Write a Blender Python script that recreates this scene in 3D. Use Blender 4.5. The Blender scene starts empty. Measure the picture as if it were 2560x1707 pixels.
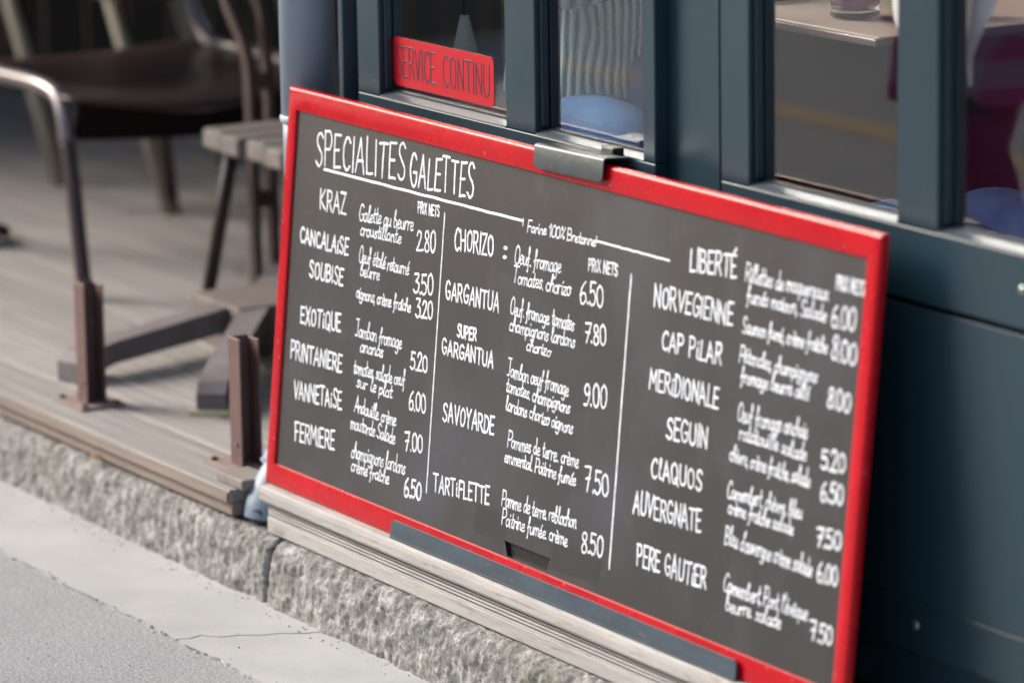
import bpy, bmesh, math, random
from mathutils import Vector, Matrix, noise
random.seed(7)
S = bpy.context.scene
COL = S.collection

# ------------------------------------------------------------------ camera, sky, sun, exposure
cam_data = bpy.data.cameras.new('camera'); cam = bpy.data.objects.new('camera', cam_data); COL.objects.link(cam)
cam_data.sensor_width = 36.0; cam_data.lens = 154.69; cam_data.clip_start = 0.1; cam_data.clip_end = 600
RM = Matrix(((0.5085985, -0.1656485, 0.8449189), (0.8608588, 0.1158385, -0.4954831), (-0.0157981, 0.9793580, 0.2015153)))
cam.matrix_world = Matrix.Translation((7.549965, -3.855119, 2.016706)) @ RM.to_4x4()
cam_data.dof.use_dof = True; cam_data.dof.focus_distance = 8.02; cam_data.dof.aperture_fstop = 2.35
S.camera = cam
SUN_DIR = Vector((-0.73, -0.45, 0.52)).normalized()
elev = math.asin(SUN_DIR.z)
W = bpy.data.worlds.new('World'); S.world = W; W.use_nodes = True
wn = W.node_tree; wn.nodes.clear()
sky = wn.nodes.new('ShaderNodeTexSky'); sky.sky_type = 'NISHITA'; sky.sun_disc = False
sky.sun_elevation = elev; sky.sun_rotation = math.atan2(SUN_DIR.x, SUN_DIR.y)
sky.air_density = 1.0; sky.dust_density = 5.0; sky.ozone_density = 1.0
bg = wn.nodes.new('ShaderNodeBackground'); bg.inputs[1].default_value = 0.15
wo = wn.nodes.new('ShaderNodeOutputWorld')
wn.links.new(sky.outputs[0], bg.inputs[0]); wn.links.new(bg.outputs[0], wo.inputs[0])
sun_d = bpy.data.lights.new('sun', 'SUN'); sun_d.energy = 2.0; sun_d.angle = math.radians(26); sun_d.color = (1.0, 0.975, 0.945)
sun = bpy.data.objects.new('sun', sun_d); COL.objects.link(sun)
sun.rotation_euler = SUN_DIR.to_track_quat('Z', 'Y').to_euler(); sun.location = (-10, -8, 12)
S.view_settings.view_transform = 'Standard'; S.view_settings.look = 'None'
S.view_settings.exposure = 0.85; S.view_settings.gamma = 1.0; S.view_settings.use_curve_mapping = False

# ------------------------------------------------------------------ materials
def mat(name, col, rough=0.5, metal=0.0, var=0.0, vscale=8.0, vcol=None, stretch=(1, 1, 1), bump=0.0, bscale=60.0,
        spec=0.5, coat=0.0, detail=6.0, rnd=0.0, spots=None, rvar=0.0):
    m = bpy.data.materials.new(name); m.use_nodes = True
    nt = m.node_tree; N = nt.nodes; L = nt.links
    b = N['Principled BSDF']
    b.inputs['Roughness'].default_value = rough; b.inputs['Metallic'].default_value = metal
    b.inputs['Specular IOR Level'].default_value = spec
    if coat: b.inputs['Coat Weight'].default_value = coat; b.inputs['Coat Roughness'].default_value = 0.12
    b.inputs['Base Color'].default_value = (*col, 1)
    tc = N.new('ShaderNodeTexCoord'); mp = N.new('ShaderNodeMapping'); mp.inputs['Scale'].default_value = stretch
    L.new(tc.outputs['Object'], mp.inputs['Vector'])
    last = None
    if var > 0 or vcol:
        n = N.new('ShaderNodeTexNoise'); n.inputs['Scale'].default_value = vscale; n.inputs['Detail'].default_value = detail
        n.inputs['Roughness'].default_value = 0.62
        L.new(mp.outputs[0], n.inputs['Vector'])
        r = N.new('ShaderNodeValToRGB')
        r.color_ramp.elements[0].position = 0.5 - 0.2; r.color_ramp.elements[1].position = 0.5 + 0.2
        c2 = vcol if vcol else tuple(c * (1 - var) for c in col)
        r.color_ramp.elements[0].color = (*c2, 1); r.color_ramp.elements[1].color = (*col, 1)
        L.new(n.outputs['Fac'], r.inputs[0]); last = r.outputs[0]
        if rvar:
            mr = N.new('ShaderNodeMapRange'); mr.inputs[3].default_value = rough - rvar; mr.inputs[4].default_value = rough + rvar
            L.new(n.outputs['Fac'], mr.inputs[0]); L.new(mr.outputs[0], b.inputs['Roughness'])
    if spots:
        for (sc, lo, hi, scol, amt) in spots:
            n = N.new('ShaderNodeTexNoise'); n.inputs['Scale'].default_value = sc; n.inputs['Detail'].default_value = 3
            L.new(mp.outputs[0], n.inputs['Vector'])
            r = N.new('ShaderNodeValToRGB'); r.color_ramp.elements[0].position = lo; r.color_ramp.elements[1].position = hi
            r.color_ramp.elements[0].color = (0, 0, 0, 1); r.color_ramp.elements[1].color = (amt, amt, amt, 1)
            L.new(n.outputs['Fac'], r.inputs[0])
            mx = N.new('ShaderNodeMix'); mx.data_type = 'RGBA'
            L.new(r.outputs[0], mx.inputs[0])
            if last: L.new(last, mx.inputs[6])
            else: mx.inputs[6].default_value = (*col, 1)
            mx.inputs[7].default_value = (*scol, 1); last = mx.outputs[2]
    if rnd:
        oi = N.new('ShaderNodeObjectInfo'); hs = N.new('ShaderNodeHueSaturation')
        mr = N.new('ShaderNodeMapRange'); mr.inputs[3].default_value = 1 - rnd; mr.inputs[4].default_value = 1 + rnd
        L.new(oi.outputs['Random'], mr.inputs[0]); L.new(mr.outputs[0], hs.inputs['Value'])
        if last: L.new(last, hs.inputs['Color'])
        else: hs.inputs['Color'].default_value = (*col, 1)
        last = hs.outputs[0]
    if last: L.new(last, b.inputs['Base Color'])
    if bump > 0:
        n = N.new('ShaderNodeTexNoise'); n.inputs['Scale'].default_value = bscale; n.inputs['Detail'].default_value = 5
        L.new(mp.outputs[0], n.inputs['Vector'])
        bp = N.new('ShaderNodeBump'); bp.inputs['Strength'].default_value = bump; bp.inputs['Distance'].default_value = 0.004
        L.new(n.outputs['Fac'], bp.inputs['Height']); L.new(bp.outputs[0], b.inputs['Normal'])
    return m

M = {}
M['red'] = mat('red_lacquer', (0.47, 0.002, 0.009), 0.27, var=0.22, vscale=9, coat=0.0, spec=0.32, bump=0.06, bscale=25, rvar=0.06,
               spots=[(90, 0.69, 0.75, (0.60, 0.32, 0.30), 0.55), (150, 0.70, 0.74, (0.10, 0.01, 0.01), 0.5)])
M['slate'] = mat('blackboard', (0.030, 0.0285, 0.029), 0.44, var=0.22, vscale=3.5, spec=0.55, rvar=0.05,
                 spots=[(2.6, 0.52, 0.72, (0.052, 0.060, 0.078), 0.55), (11, 0.55, 0.80, (0.075, 0.075, 0.078), 0.35), (34, 0.60, 0.78, (0.10, 0.10, 0.10), 0.18), (160, 0.735, 0.76, (0.16, 0.16, 0.17), 0.6)])
M['patch'] = mat('dark_tape', (0.031, 0.030, 0.031), 0.34, var=0.15, vscale=5)
M['chalk'] = mat('white_marker', (0.86, 0.90, 0.94), 0.55, vcol=(0.50, 0.54, 0.59), vscale=85, detail=3)
M['steel'] = mat('blue_steel', (0.075, 0.105, 0.135), 0.42, metal=0.35, var=0.35, vscale=16, stretch=(0.5, 1, 2), spots=[(60, 0.68, 0.74, (0.25, 0.22, 0.2), 0.6)])
M['clip'] = mat('worn_grey_metal', (0.060, 0.080, 0.088), 0.34, metal=0.35, var=0.35, vscale=22, bump=0.1, bscale=70,
                spots=[(45, 0.66, 0.76, (0.30, 0.17, 0.10), 0.6)])
M['frame_blue'] = mat('dark_blue_paint', (0.015, 0.040, 0.058), 0.32, var=0.22, vscale=3, stretch=(1, 1, 0.4), bump=0.06, bscale=90, rvar=0.06, spec=0.55, spots=[(140, 0.74, 0.77, (0.3, 0.33, 0.36), 0.5)])
M['bead'] = mat('grey_blue_bead', (0.075, 0.10, 0.12), 0.36, metal=0.25, var=0.1, spec=0.6)
M['screw'] = mat('screw_metal', (0.35, 0.38, 0.38), 0.3, metal=0.8)
M['black'] = mat('black_plastic', (0.010, 0.010, 0.012), 0.45)
M['pipe'] = mat('pale_blue_paint', (0.33, 0.43, 0.51), 0.45, var=0.12, vscale=5, bump=0.08, bscale=12)
M['rubber'] = mat('dark_rubber', (0.045, 0.045, 0.055), 0.6)
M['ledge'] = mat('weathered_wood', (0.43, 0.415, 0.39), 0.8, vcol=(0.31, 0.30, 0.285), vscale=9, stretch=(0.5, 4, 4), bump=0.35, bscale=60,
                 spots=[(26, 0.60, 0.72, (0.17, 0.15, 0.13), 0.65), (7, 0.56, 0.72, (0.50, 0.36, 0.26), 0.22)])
M['ledge_shaded'] = mat('weathered_wood_shaded', (0.27, 0.255, 0.24), 0.85, vcol=(0.17, 0.16, 0.15), vscale=9, stretch=(0.5, 4, 4), bump=0.3, bscale=60)  # ledge wood in a darker tone, for painted shade below the slab
M['deck'] = mat('deck_wood', (0.315, 0.302, 0.288), 0.75, vcol=(0.15, 0.14, 0.133), vscale=7, stretch=(0.22, 9, 5), bump=0.3, bscale=40, rnd=0.16,
                spots=[(3.0, 0.5, 0.7, (0.25, 0.19, 0.155), 0.35)])
M['deck_side'] = mat('deck_wood_edge', (0.26, 0.21, 0.18), 0.85, vcol=(0.17, 0.135, 0.115), vscale=9, stretch=(0.4, 5, 5), bump=0.35, bscale=40, rnd=0.1)
M['post'] = mat('brown_red_paint', (0.15, 0.085, 0.075), 0.5, var=0.22, vscale=10, spots=[(30, 0.66, 0.74, (0.30, 0.28, 0.29), 0.5)])
M['plate'] = mat('dusty_brown_plate', (0.28, 0.205, 0.18), 0.7, var=0.2, vscale=20)
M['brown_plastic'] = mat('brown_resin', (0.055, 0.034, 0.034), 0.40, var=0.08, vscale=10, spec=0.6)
M['brown_rim_lit'] = mat('brown_resin_lit', (0.16, 0.125, 0.13), 0.32, spec=0.9, coat=0.5)  # same resin lightened, part of the tube highlight is in the colour
M['resin_shaded'] = mat('brown_resin_shaded', (0.010, 0.005, 0.005), 0.85, spec=0.15)  # same brown resin darkened, shade below the seat edge painted in
M['dark_metal'] = mat('dark_brown_metal', (0.016, 0.010, 0.009), 0.5)
M['mast'] = mat('brown_mast_metal', (0.085, 0.055, 0.048), 0.55, var=0.2, vscale=14)
M['base'] = mat('grey_violet_steel', (0.21, 0.20, 0.215), 0.7, vcol=(0.15, 0.125, 0.12), vscale=9, bump=0.2)
M['base_top'] = mat('dusty_steel', (0.20, 0.165, 0.145), 0.7, var=0.2, vscale=15)
M['bench'] = mat('grey_bench_wood', (0.24, 0.22, 0.20), 0.8, vcol=(0.17, 0.145, 0.13), vscale=10, stretch=(5, 0.5, 5), bump=0.3, rnd=0.1)
M['beige'] = mat('beige_frame', (0.47, 0.42, 0.32), 0.6, var=0.1)
M['screen'] = mat('dark_timber', (0.075, 0.053, 0.036), 0.8, var=0.25, vscale=3, stretch=(4, 4, 0.4))
M['asphalt_far'] = None
M['yellow'] = mat('yellow_road_paint', (0.52, 0.33, 0.10), 0.8, var=0.2, vscale=20)
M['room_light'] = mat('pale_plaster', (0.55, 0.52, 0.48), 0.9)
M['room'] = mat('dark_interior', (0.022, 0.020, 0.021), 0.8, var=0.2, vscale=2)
M['table'] = mat('pale_table_laminate', (0.66, 0.52, 0.43), 0.45, vcol=(0.60, 0.46, 0.38), vscale=5, stretch=(0.6, 6, 1))
M['table_edge'] = mat('polished_edge', (0.16, 0.13, 0.13), 0.2, metal=0.6)
M['cloth'] = mat('white_cloth', (0.78, 0.78, 0.75), 0.9, var=0.05, bump=0.5, bscale=220, stretch=(1, 1, 4))
M['cream_pat'] = mat('cream_cushion', (0.55, 0.50, 0.40), 0.9)
M['dark_red'] = mat('dark_red_square', (0.16, 0.008, 0.012), 0.8)
M['skin'] = mat('skin', (0.42, 0.235, 0.17), 0.55, var=0.08)
M['skin_dark'] = mat('dark_skin', (0.14, 0.07, 0.045), 0.5, var=0.08)
M['hair'] = mat('dark_hair', (0.02, 0.013, 0.010), 0.5, var=0.3, vscale=60, stretch=(1, 1, 0.2))
M['jeans'] = mat('blue_denim', (0.022, 0.10, 0.30), 0.85, vcol=(0.08, 0.22, 0.44), vscale=7, bump=0.25, bscale=260)
M['magenta'] = mat('magenta_trousers', (0.62, 0.045, 0.24), 0.8, var=0.25, vscale=5)
M['wine'] = mat('pale_stucco', (0.55, 0.50, 0.43), 0.9, var=0.1, vscale=1.2)
M['shoe'] = mat('dark_leather', (0.03, 0.02, 0.018), 0.5)
M['leaf'] = mat('dry_leaf', (0.30, 0.13, 0.03), 0.8)
M['sticker_red'] = mat('sticker_red', (0.46, 0.003, 0.012), 0.35)
M['ink'] = mat('sticker_ink', (0.022, 0.016, 0.035), 0.4)
M['yellow_tape'] = mat('yellow_green_strip', (0.72, 0.70, 0.25), 0.7, vcol=(0.75, 0.66, 0.50), vscale=30)

def custom(name):
    m = bpy.data.materials.new(name); m.use_nodes = True
    return m, m.node_tree, m.node_tree.nodes, m.node_tree.links, m.node_tree.nodes['Principled BSDF']

def ramp(N, L, src, stops):
    r = N.new('ShaderNodeValToRGB'); e = r.color_ramp.elements
    while len(e) > 1: e.remove(e[-1])
    e[0].position, e[0].color = stops[0][0], (*stops[0][1], 1)
    for p, c in stops[1:]:
        x = e.new(p); x.color = (*c, 1)
    L.new(src, r.inputs[0]); return r.outputs[0]

def tex(N, L, kind, scale, vec, detail=5, rough=0.6):
    n = N.new(kind); n.inputs['Scale'].default_value = scale
    if kind == 'ShaderNodeTexNoise':
        n.inputs['Detail'].default_value = detail; n.inputs['Roughness'].default_value = rough
    L.new(vec, n.inputs['Vector']); return n

def mixc(N, L, fac, a, b, mode='MIX'):
    x = N.new('ShaderNodeMix'); x.data_type = 'RGBA'; x.blend_type = mode
    for s, i in ((fac, 0), (a, 6), (b, 7)):
        if hasattr(s, 'links'): L.new(s, x.inputs[i])
        elif i == 0: x.inputs[0].default_value = s
        else: x.inputs[i].default_value = (*s, 1)
    return x.outputs[2]

# granite of the kerb
m, nt, N, L, b = custom('rough_granite'); tc = N.new('ShaderNodeTexCoord'); v = tc.outputs['Object']
mpg = N.new('ShaderNodeMapping'); mpg.inputs['Scale'].default_value = (1, 1, 0.55); L.new(v, mpg.inputs['Vector'])
n1 = tex(N, L, 'ShaderNodeTexNoise', 44, mpg.outputs[0], 8, 0.7); n2 = tex(N, L, 'ShaderNodeTexNoise', 230, v, 4, 0.75)
n3 = tex(N, L, 'ShaderNodeTexNoise', 5, v, 3)
c = ramp(N, L, n1.outputs['Fac'], [(0.36, (0.12, 0.118, 0.108)), (0.51, (0.255, 0.25, 0.24)), (0.68, (0.54, 0.54, 0.52))])
c2 = ramp(N, L, n2.outputs['Fac'], [(0.33, (0.16, 0.15, 0.14)), (0.46, (0.8, 0.8, 0.8)), (0.62, (1.1, 1.1, 1.08))])
c = mixc(N, L, 0.85, c, c2, 'MULTIPLY')
f3 = ramp(N, L, n3.outputs['Fac'], [(0.55, (0, 0, 0)), (0.75, (0.4, 0.4, 0.4))])
c = mixc(N, L, f3, c, (0.20, 0.19, 0.12))
L.new(c, b.inputs['Base Color']); b.inputs['Roughness'].default_value = 0.9
bp = N.new('ShaderNodeBump'); bp.inputs['Strength'].default_value = 0.55; bp.inputs['Distance'].default_value = 0.004
L.new(n2.outputs['Fac'], bp.inputs['Height']); L.new(bp.outputs[0], b.inputs['Normal']); M['granite'] = m

# concrete gutter
m, nt, N, L, b = custom('gutter_concrete'); tc = N.new('ShaderNodeTexCoord'); v = tc.outputs['Object']
n1 = tex(N, L, 'ShaderNodeTexNoise', 3.0, v, 6); n2 = tex(N, L, 'ShaderNodeTexNoise', 240, v, 3, 0.8); n3 = tex(N, L, 'ShaderNodeTexNoise', 60, v, 3)
c = ramp(N, L, n1.outputs['Fac'], [(0.32, (0.33, 0.335, 0.33)), (0.5, (0.39, 0.395, 0.39)), (0.68, (0.45, 0.45, 0.44))])
c = mixc(N, L, ramp(N, L, n2.outputs['Fac'], [(0.30, (0.8, 0.8, 0.8)), (0.40, (0, 0, 0))]), c, (0.22, 0.21, 0.20))
c = mixc(N, L, ramp(N, L, n3.outputs['Fac'], [(0.72, (0, 0, 0)), (0.78, (0.6, 0.6, 0.6))]), c, (0.13, 0.12, 0.12))
L.new(c, b.inputs['Base Color']); b.inputs['Roughness'].default_value = 0.85
bp = N.new('ShaderNodeBump'); bp.inputs['Strength'].default_value = 0.25; bp.inputs['Distance'].default_value = 0.003
L.new(n2.outputs['Fac'], bp.inputs['Height']); L.new(bp.outputs[0], b.inputs['Normal']); M['concrete'] = m

# asphalt
m, nt, N, L, b = custom('worn_asphalt'); tc = N.new('ShaderNodeTexCoord'); v = tc.outputs['Object']
v1 = tex(N, L, 'ShaderNodeTexVoronoi', 170, v); n2 = tex(N, L, 'ShaderNodeTexNoise', 150, v, 3, 0.8); n1 = tex(N, L, 'ShaderNodeTexNoise', 2.0, v, 4)
c = ramp(N, L, n2.outputs['Fac'], [(0.32, (0.19, 0.195, 0.205)), (0.48, (0.36, 0.37, 0.385)), (0.66, (0.50, 0.51, 0.52))])
c = mixc(N, L, ramp(N, L, v1.outputs['Distance'], [(0.0, (0, 0, 0)), (0.75, (0.35, 0.35, 0.35))]), c, (0.10, 0.10, 0.105))
c = mixc(N, L, 0.5, c, ramp(N, L, n1.outputs['Fac'], [(0.3, (0.85, 0.85, 0.85)), (0.7, (1.15, 1.15, 1.13))]), 'MULTIPLY')
L.new(c, b.inputs['Base Color']); b.inputs['Roughness'].default_value = 0.85
bp = N.new('ShaderNodeBump'); bp.inputs['Strength'].default_value = 0.9; bp.inputs['Distance'].default_value = 0.004
L.new(n2.outputs['Fac'], bp.inputs['Height']); L.new(bp.outputs[0], b.inputs['Normal']); M['asphalt'] = m

# window glass: clear sheet with fresnel reflection
m = bpy.data.materials.new('window_glass'); m.use_nodes = True; nt = m.node_tree; N = nt.nodes; L = nt.links; N.clear()
o = N.new('ShaderNodeOutputMaterial'); mx = N.new('ShaderNodeMixShader'); tr = N.new('ShaderNodeBsdfTransparent')
gl = N.new('ShaderNodeBsdfGlossy'); gl.inputs['Roughness'].default_value = 0.0; fr = N.new('ShaderNodeFresnel'); 
ge = N.new('ShaderNodeNewGeometry'); mr = N.new('ShaderNodeMapRange'); mr.inputs[3].default_value = 1.40; mr.inputs[4].default_value = 1 / 1.40
L.new(ge.outputs['Backfacing'], mr.inputs[0]); L.new(mr.outputs[0], fr.inputs[0])
tr.inputs[0].default_value = (0.97, 0.98, 0.98, 1); gl.inputs[0].default_value = (1, 1, 1, 1)
L.new(fr.outputs[0], mx.inputs[0]); L.new(tr.outputs[0], mx.inputs[1]); L.new(gl.outputs[0], mx.inputs[2]); L.new(mx.outputs[0], o.inputs[0])
M['glass'] = m
def glassware(name, col):
    m, nt, N, L, b = custom(name); b.inputs['Base Color'].default_value = (*col, 1); b.inputs['Roughness'].default_value = 0.02
    b.inputs['Transmission Weight'].default_value = 1.0; b.inputs['IOR'].default_value = 1.45; return m
M['pink_drink'] = glassware('pink_lemonade', (0.85, 0.38, 0.72)); M['tumbler'] = glassware('clear_tumbler', (0.95, 0.93, 0.96))
M['amber'] = glassware('amber_drink', (0.65, 0.2, 0.06))
M['pink_drink'].node_tree.nodes['Principled BSDF'].inputs['Transmission Weight'].default_value = 0.55

# ribbed teal knit
m, nt, N, L, b = custom('ribbed_teal_knit'); tc = N.new('ShaderNodeTexCoord'); v = tc.outputs['Object']
mp = N.new('ShaderNodeMapping'); mp.inputs['Location'].default_value = (-0.47, -0.49, 0); L.new(v, mp.inputs['Vector'])
gr = N.new('ShaderNodeTexGradient'); gr.gradient_type = 'RADIAL'; L.new(mp.outputs[0], gr.inputs['Vector'])   # ribs run round the body
nz = tex(N, L, 'ShaderNodeTexNoise', 7, v, 1, 0.5)
m1 = N.new('ShaderNodeMath'); m1.operation = 'MULTIPLY'; m1.inputs[1].default_value = 6.2832 * 62; L.new(gr.outputs['Fac'], m1.inputs[0])
m2 = N.new('ShaderNodeMath'); m2.operation = 'MULTIPLY_ADD'; m2.inputs[1].default_value = 16.0; L.new(nz.outputs['Fac'], m2.inputs[0]); L.new(m1.outputs[0], m2.inputs[2])
wv = N.new('ShaderNodeMath'); wv.operation = 'SINE'; L.new(m2.outputs[0], wv.inputs[0])
wr = N.new('ShaderNodeMapRange'); wr.inputs[1].default_value = -1; L.new(wv.outputs[0], wr.inputs[0])
L.new(ramp(N, L, wr.outputs[0], [(0.1, (0.05, 0.11, 0.14)), (0.45, (0.40, 0.66, 0.75)), (1.0, (0.60, 0.86, 0.92))]), b.inputs['Base Color'])
b.inputs['Roughness'].default_value = 0.9
bp = N.new('ShaderNodeBump'); bp.inputs['Strength'].default_value = 0.8; bp.inputs['Distance'].default_value = 0.01
L.new(wr.outputs[0], bp.inputs['Height']); L.new(bp.outputs[0], b.inputs['Normal']); M['knit'] = m
# pink plaid
m, nt, N, L, b = custom('pink_plaid'); tc = N.new('ShaderNodeTexCoord'); v = tc.outputs['Object']; cc = None
for d in ('X', 'Z'):
    wv = N.new('ShaderNodeTexWave'); wv.bands_direction = d; wv.inputs['Scale'].default_value = 2.6; wv.inputs['Distortion'].default_value = 0.6
    L.new(v, wv.inputs['Vector']); r_ = ramp(N, L, wv.outputs['Fac'], [(0.35, (0.85, 0.10, 0.38)), (0.55, (0.70, 0.62, 0.92)), (0.8, (0.9, 0.66, 0.85))])
    cc = r_ if cc is None else mixc(N, L, 0.5, cc, r_)
L.new(cc, b.inputs['Base Color']); b.inputs['Roughness'].default_value = 0.9; M['plaid'] = m

# ------------------------------------------------------------------ object helpers
def thing(name, label, cat, loc=(0, 0, 0), group=None, rz=0.0):
    o = bpy.data.objects.new(name, None); COL.objects.link(o); o.location = loc; o.rotation_euler = (0, 0, rz); o.empty_display_size = 0.1
    if cat: o['label'] = label; o['category'] = cat
    if group: o['group'] = group
    return o
def tag(o, label, cat, group=None):
    o['label'] = label; o['category'] = cat
    if group: o['group'] = group
    return o
def origin(parent):
    p = Vector((0, 0, 0))
    while parent is not None: p = p + parent.location; parent = parent.parent
    return p
def link(name, me, parent=None, loc=None):
    """mesh is in world coordinates (loc None) or local to loc; parents here are never rotated"""
    o = bpy.data.objects.new(name, me); COL.objects.link(o)
    po = origin(parent)
    if parent is not None: o.parent = parent
    o.location = (Vector(loc) if loc is not None else Vector((0, 0, 0))) - po
    return o
def finish(bm, m, smooth=False, name='mesh'):
    bmesh.ops.recalc_face_normals(bm, faces=bm.faces[:])
    me = bpy.data.meshes.new(name); bm.to_mesh(me); bm.free()
    if m is not None: me.materials.append(m)
    if smooth:
        for p in me.polygons: p.use_smooth = True
    return me
def add_box(bm, lo, hi, bev=0.0, seg=1, mtx=None):
    r = bmesh.ops.create_cube(bm, size=1.0)
    vs = r['verts']; c = [(a + b) / 2 for a, b in zip(lo, hi)]; s = [b - a for a, b in zip(lo, hi)]
    for v in vs: v.co = Vector((c[0] + v.co.x * s[0], c[1] + v.co.y * s[1], c[2] + v.co.z * s[2]))
    if bev > 0:
        es = list({e for v in vs for e in v.link_edges})
        g = bmesh.ops.bevel(bm, geom=es, offset=bev, segments=seg, affect='EDGES', profile=0.5)
        vs = [v for v in bm.verts if v.is_valid and (v in g['verts'] or v in vs)]
    if mtx is not None:
        for v in set(vs): v.co = mtx @ v.co
def box(name, lo, hi, m, parent=None, bev=0.0, seg=1, mtx=None, smooth=False):
    bm = bmesh.new(); add_box(bm, lo, hi, bev, seg, mtx); return link(name, finish(bm, m, smooth, name), parent)
def catmull(pts, n=6):
    P = [Vector(p) for p in pts]
    if len(P) < 3: return P
    P = [P[0] * 2 - P[1]] + P + [P[-1] * 2 - P[-2]]
    out = []
    for i in range(1, len(P) - 2):
        for k in range(n):
            t = k / n; a, b_, c_, d = P[i - 1:i + 3]
            out.append(0.5 * ((2 * b_) + (c_ - a) * t + (2 * a - 5 * b_ + 4 * c_ - d) * t * t + (3 * b_ - a - 3 * c_ + d) * t ** 3))
    out.append(P[-2]); return out
def add_tube(bm, pts, r, seg=10, ry=None, up=None, cap=True):
    pts = [Vector(p) for p in pts]; n = len(pts); rr = r if isinstance(r, (list, tuple)) else [r] * n
    k = (ry / r) if (ry and not isinstance(r, (list, tuple))) else 1.0
    rings = []; prev = None
    for i, p in enumerate(pts):
        t = (pts[min(i + 1, n - 1)] - pts[max(i - 1, 0)]).normalized()
        if prev is None:
            u = Vector(up) if up is not None else (Vector((0, 0, 1)) if abs(t.z) < 0.9 else Vector((1, 0, 0)))
        else: u = prev
        s = t.cross(u).normalized(); u = s.cross(t).normalized(); prev = u
        rings.append([bm.verts.new(p + (s * math.cos(a) * rr[i] + u * math.sin(a) * rr[i] * k)) for a in [2 * math.pi * j / seg for j in range(seg)]])
    for a, b_ in zip(rings[:-1], rings[1:]):
        for j in range(seg): bm.faces.new((a[j], a[(j + 1) % seg], b_[(j + 1) % seg], b_[j]))
    if cap: bm.faces.new(rings[0][::-1]); bm.faces.new(rings[-1])
def tube(name, pts, r, m, parent=None, seg=12, ry=None, up=None, smooth=True):
    bm = bmesh.new(); add_tube(bm, pts, r, seg, ry, up); return link(name, finish(bm, m, smooth, name), parent)
def lathe(name, prof, c, m, parent=None, seg=32, smooth=True):
    bm = bmesh.new(); rings = []
    for r, z in prof:
        rings.append([bm.verts.new((c[0] + r * math.cos(2 * math.pi * j / seg), c[1] + r * math.sin(2 * math.pi * j / seg), c[2] + z)) for j in range(seg)] if r > 1e-6
                     else [bm.verts.new((c[0], c[1], c[2] + z))])
    for a, b_ in zip(rings[:-1], rings[1:]):
        for j in range(seg):
            q = (j + 1) % seg
            f = [a[0], b_[j], b_[q]] if len(a) == 1 else ([a[j], a[q], b_[0]] if len(b_) == 1 else [a[j], a[q], b_[q], b_[j]])
            bm.faces.new(f)
    return link(name, finish(bm, m, smooth, name), parent)
def prism(name, poly, axis, a, b_, m, parent=None, smooth=False):
    """poly = 2-D outline swept along axis 'x' (poly is (y,z)) or 'y' (poly is (x,z)) or 'z' (poly is (x,y))"""
    bm = bmesh.new(); R = []
    for w in (a, b_):
        R.append([bm.verts.new({'x': (w, p[0], p[1]), 'y': (p[0], w, p[1]), 'z': (p[0], p[1], w)}[axis]) for p in poly])
    n = len(poly)
    for j in range(n): bm.faces.new((R[0][j], R[0][(j + 1) % n], R[1][(j + 1) % n], R[1][j]))
    bm.faces.new(R[0][::-1]); bm.faces.new(R[1])
    return link(name, finish(bm, m, smooth, name), parent)
# ================================================================== SETTING
ZS = -0.22      # street level
ZD = -0.03      # deck surface
YW = 0.15       # front plane of the shopfront
def setting(o): o['kind'] = 'structure'; return o

# street sheet (asphalt) reaching the horizon
bm = bmesh.new()
xs = [-80, -8, 8, 80]; ys = [-80, -8, 0.3, 80]
g = [[bm.verts.new((x, y, ZS - 0.006)) for y in ys] for x in xs]
for i in range(3):
    for j in range(3): bm.faces.new((g[i][j], g[i + 1][j], g[i + 1][j + 1], g[i][j + 1]))
street = setting(link('street', finish(bm, M['asphalt'], name='street')))

# concrete gutter: two cast slabs with a joint, jagged edge towards the asphalt
gutter = thing('gutter', None, None, (0.23, -0.18, ZS)); gutter['kind'] = 'structure'
joint = [(0.222, -0.325), (0.236, -0.29), (0.228, -0.262), (0.262, -0.235), (0.268, -0.20), (0.292, -0.165), (0.300, -0.13), (0.326, -0.09), (0.335, -0.055), (0.345, -0.01)]
def edge_y(x): return -0.312 + 0.010 * noise.noise((x * 6, 1, 0)) + 0.006 * noise.noise((x * 24, 5, 0)) + 0.005 * noise.noise((x * 90, 9, 0)) + 0.003 * noise.noise((x * 230, 3, 0))
def gutter_slab(x0, x1, side):
    n = int((x1 - x0) / 0.006); low = [(x0 + (x1 - x0) * i / n) for i in range(n + 1)]
    bot = [(x, edge_y(x)) for x in low]
    off = 0.0032 if side > 0 else -0.0032
    jn = [(x + off + 0.002 * noise.noise((y * 60, 3 * side, 0)), y) for x, y in joint if y > edge_y(x) + 0.006]
    if side < 0: poly = bot + jn + [(x0, -0.01)]
    else: poly = bot + [(x1, -0.01)] + jn[::-1]
    bm = bmesh.new(); t = [bm.verts.new((x, y, ZS)) for x, y in poly]; d = [bm.verts.new((x, y, ZS - 0.02)) for x, y in poly]
    f = bm.faces.new(t); k = len(poly)
    for j in range(k): bm.faces.new((t[j], d[j], d[(j + 1) % k], t[(j + 1) % k]))
    return link('concrete_slab', finish(bm, M['concrete'], name='concrete_slab'), gutter)
gutter_slab(-12.0, 0.222, -1); gutter_slab(0.226, 8.0, 1)

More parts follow.
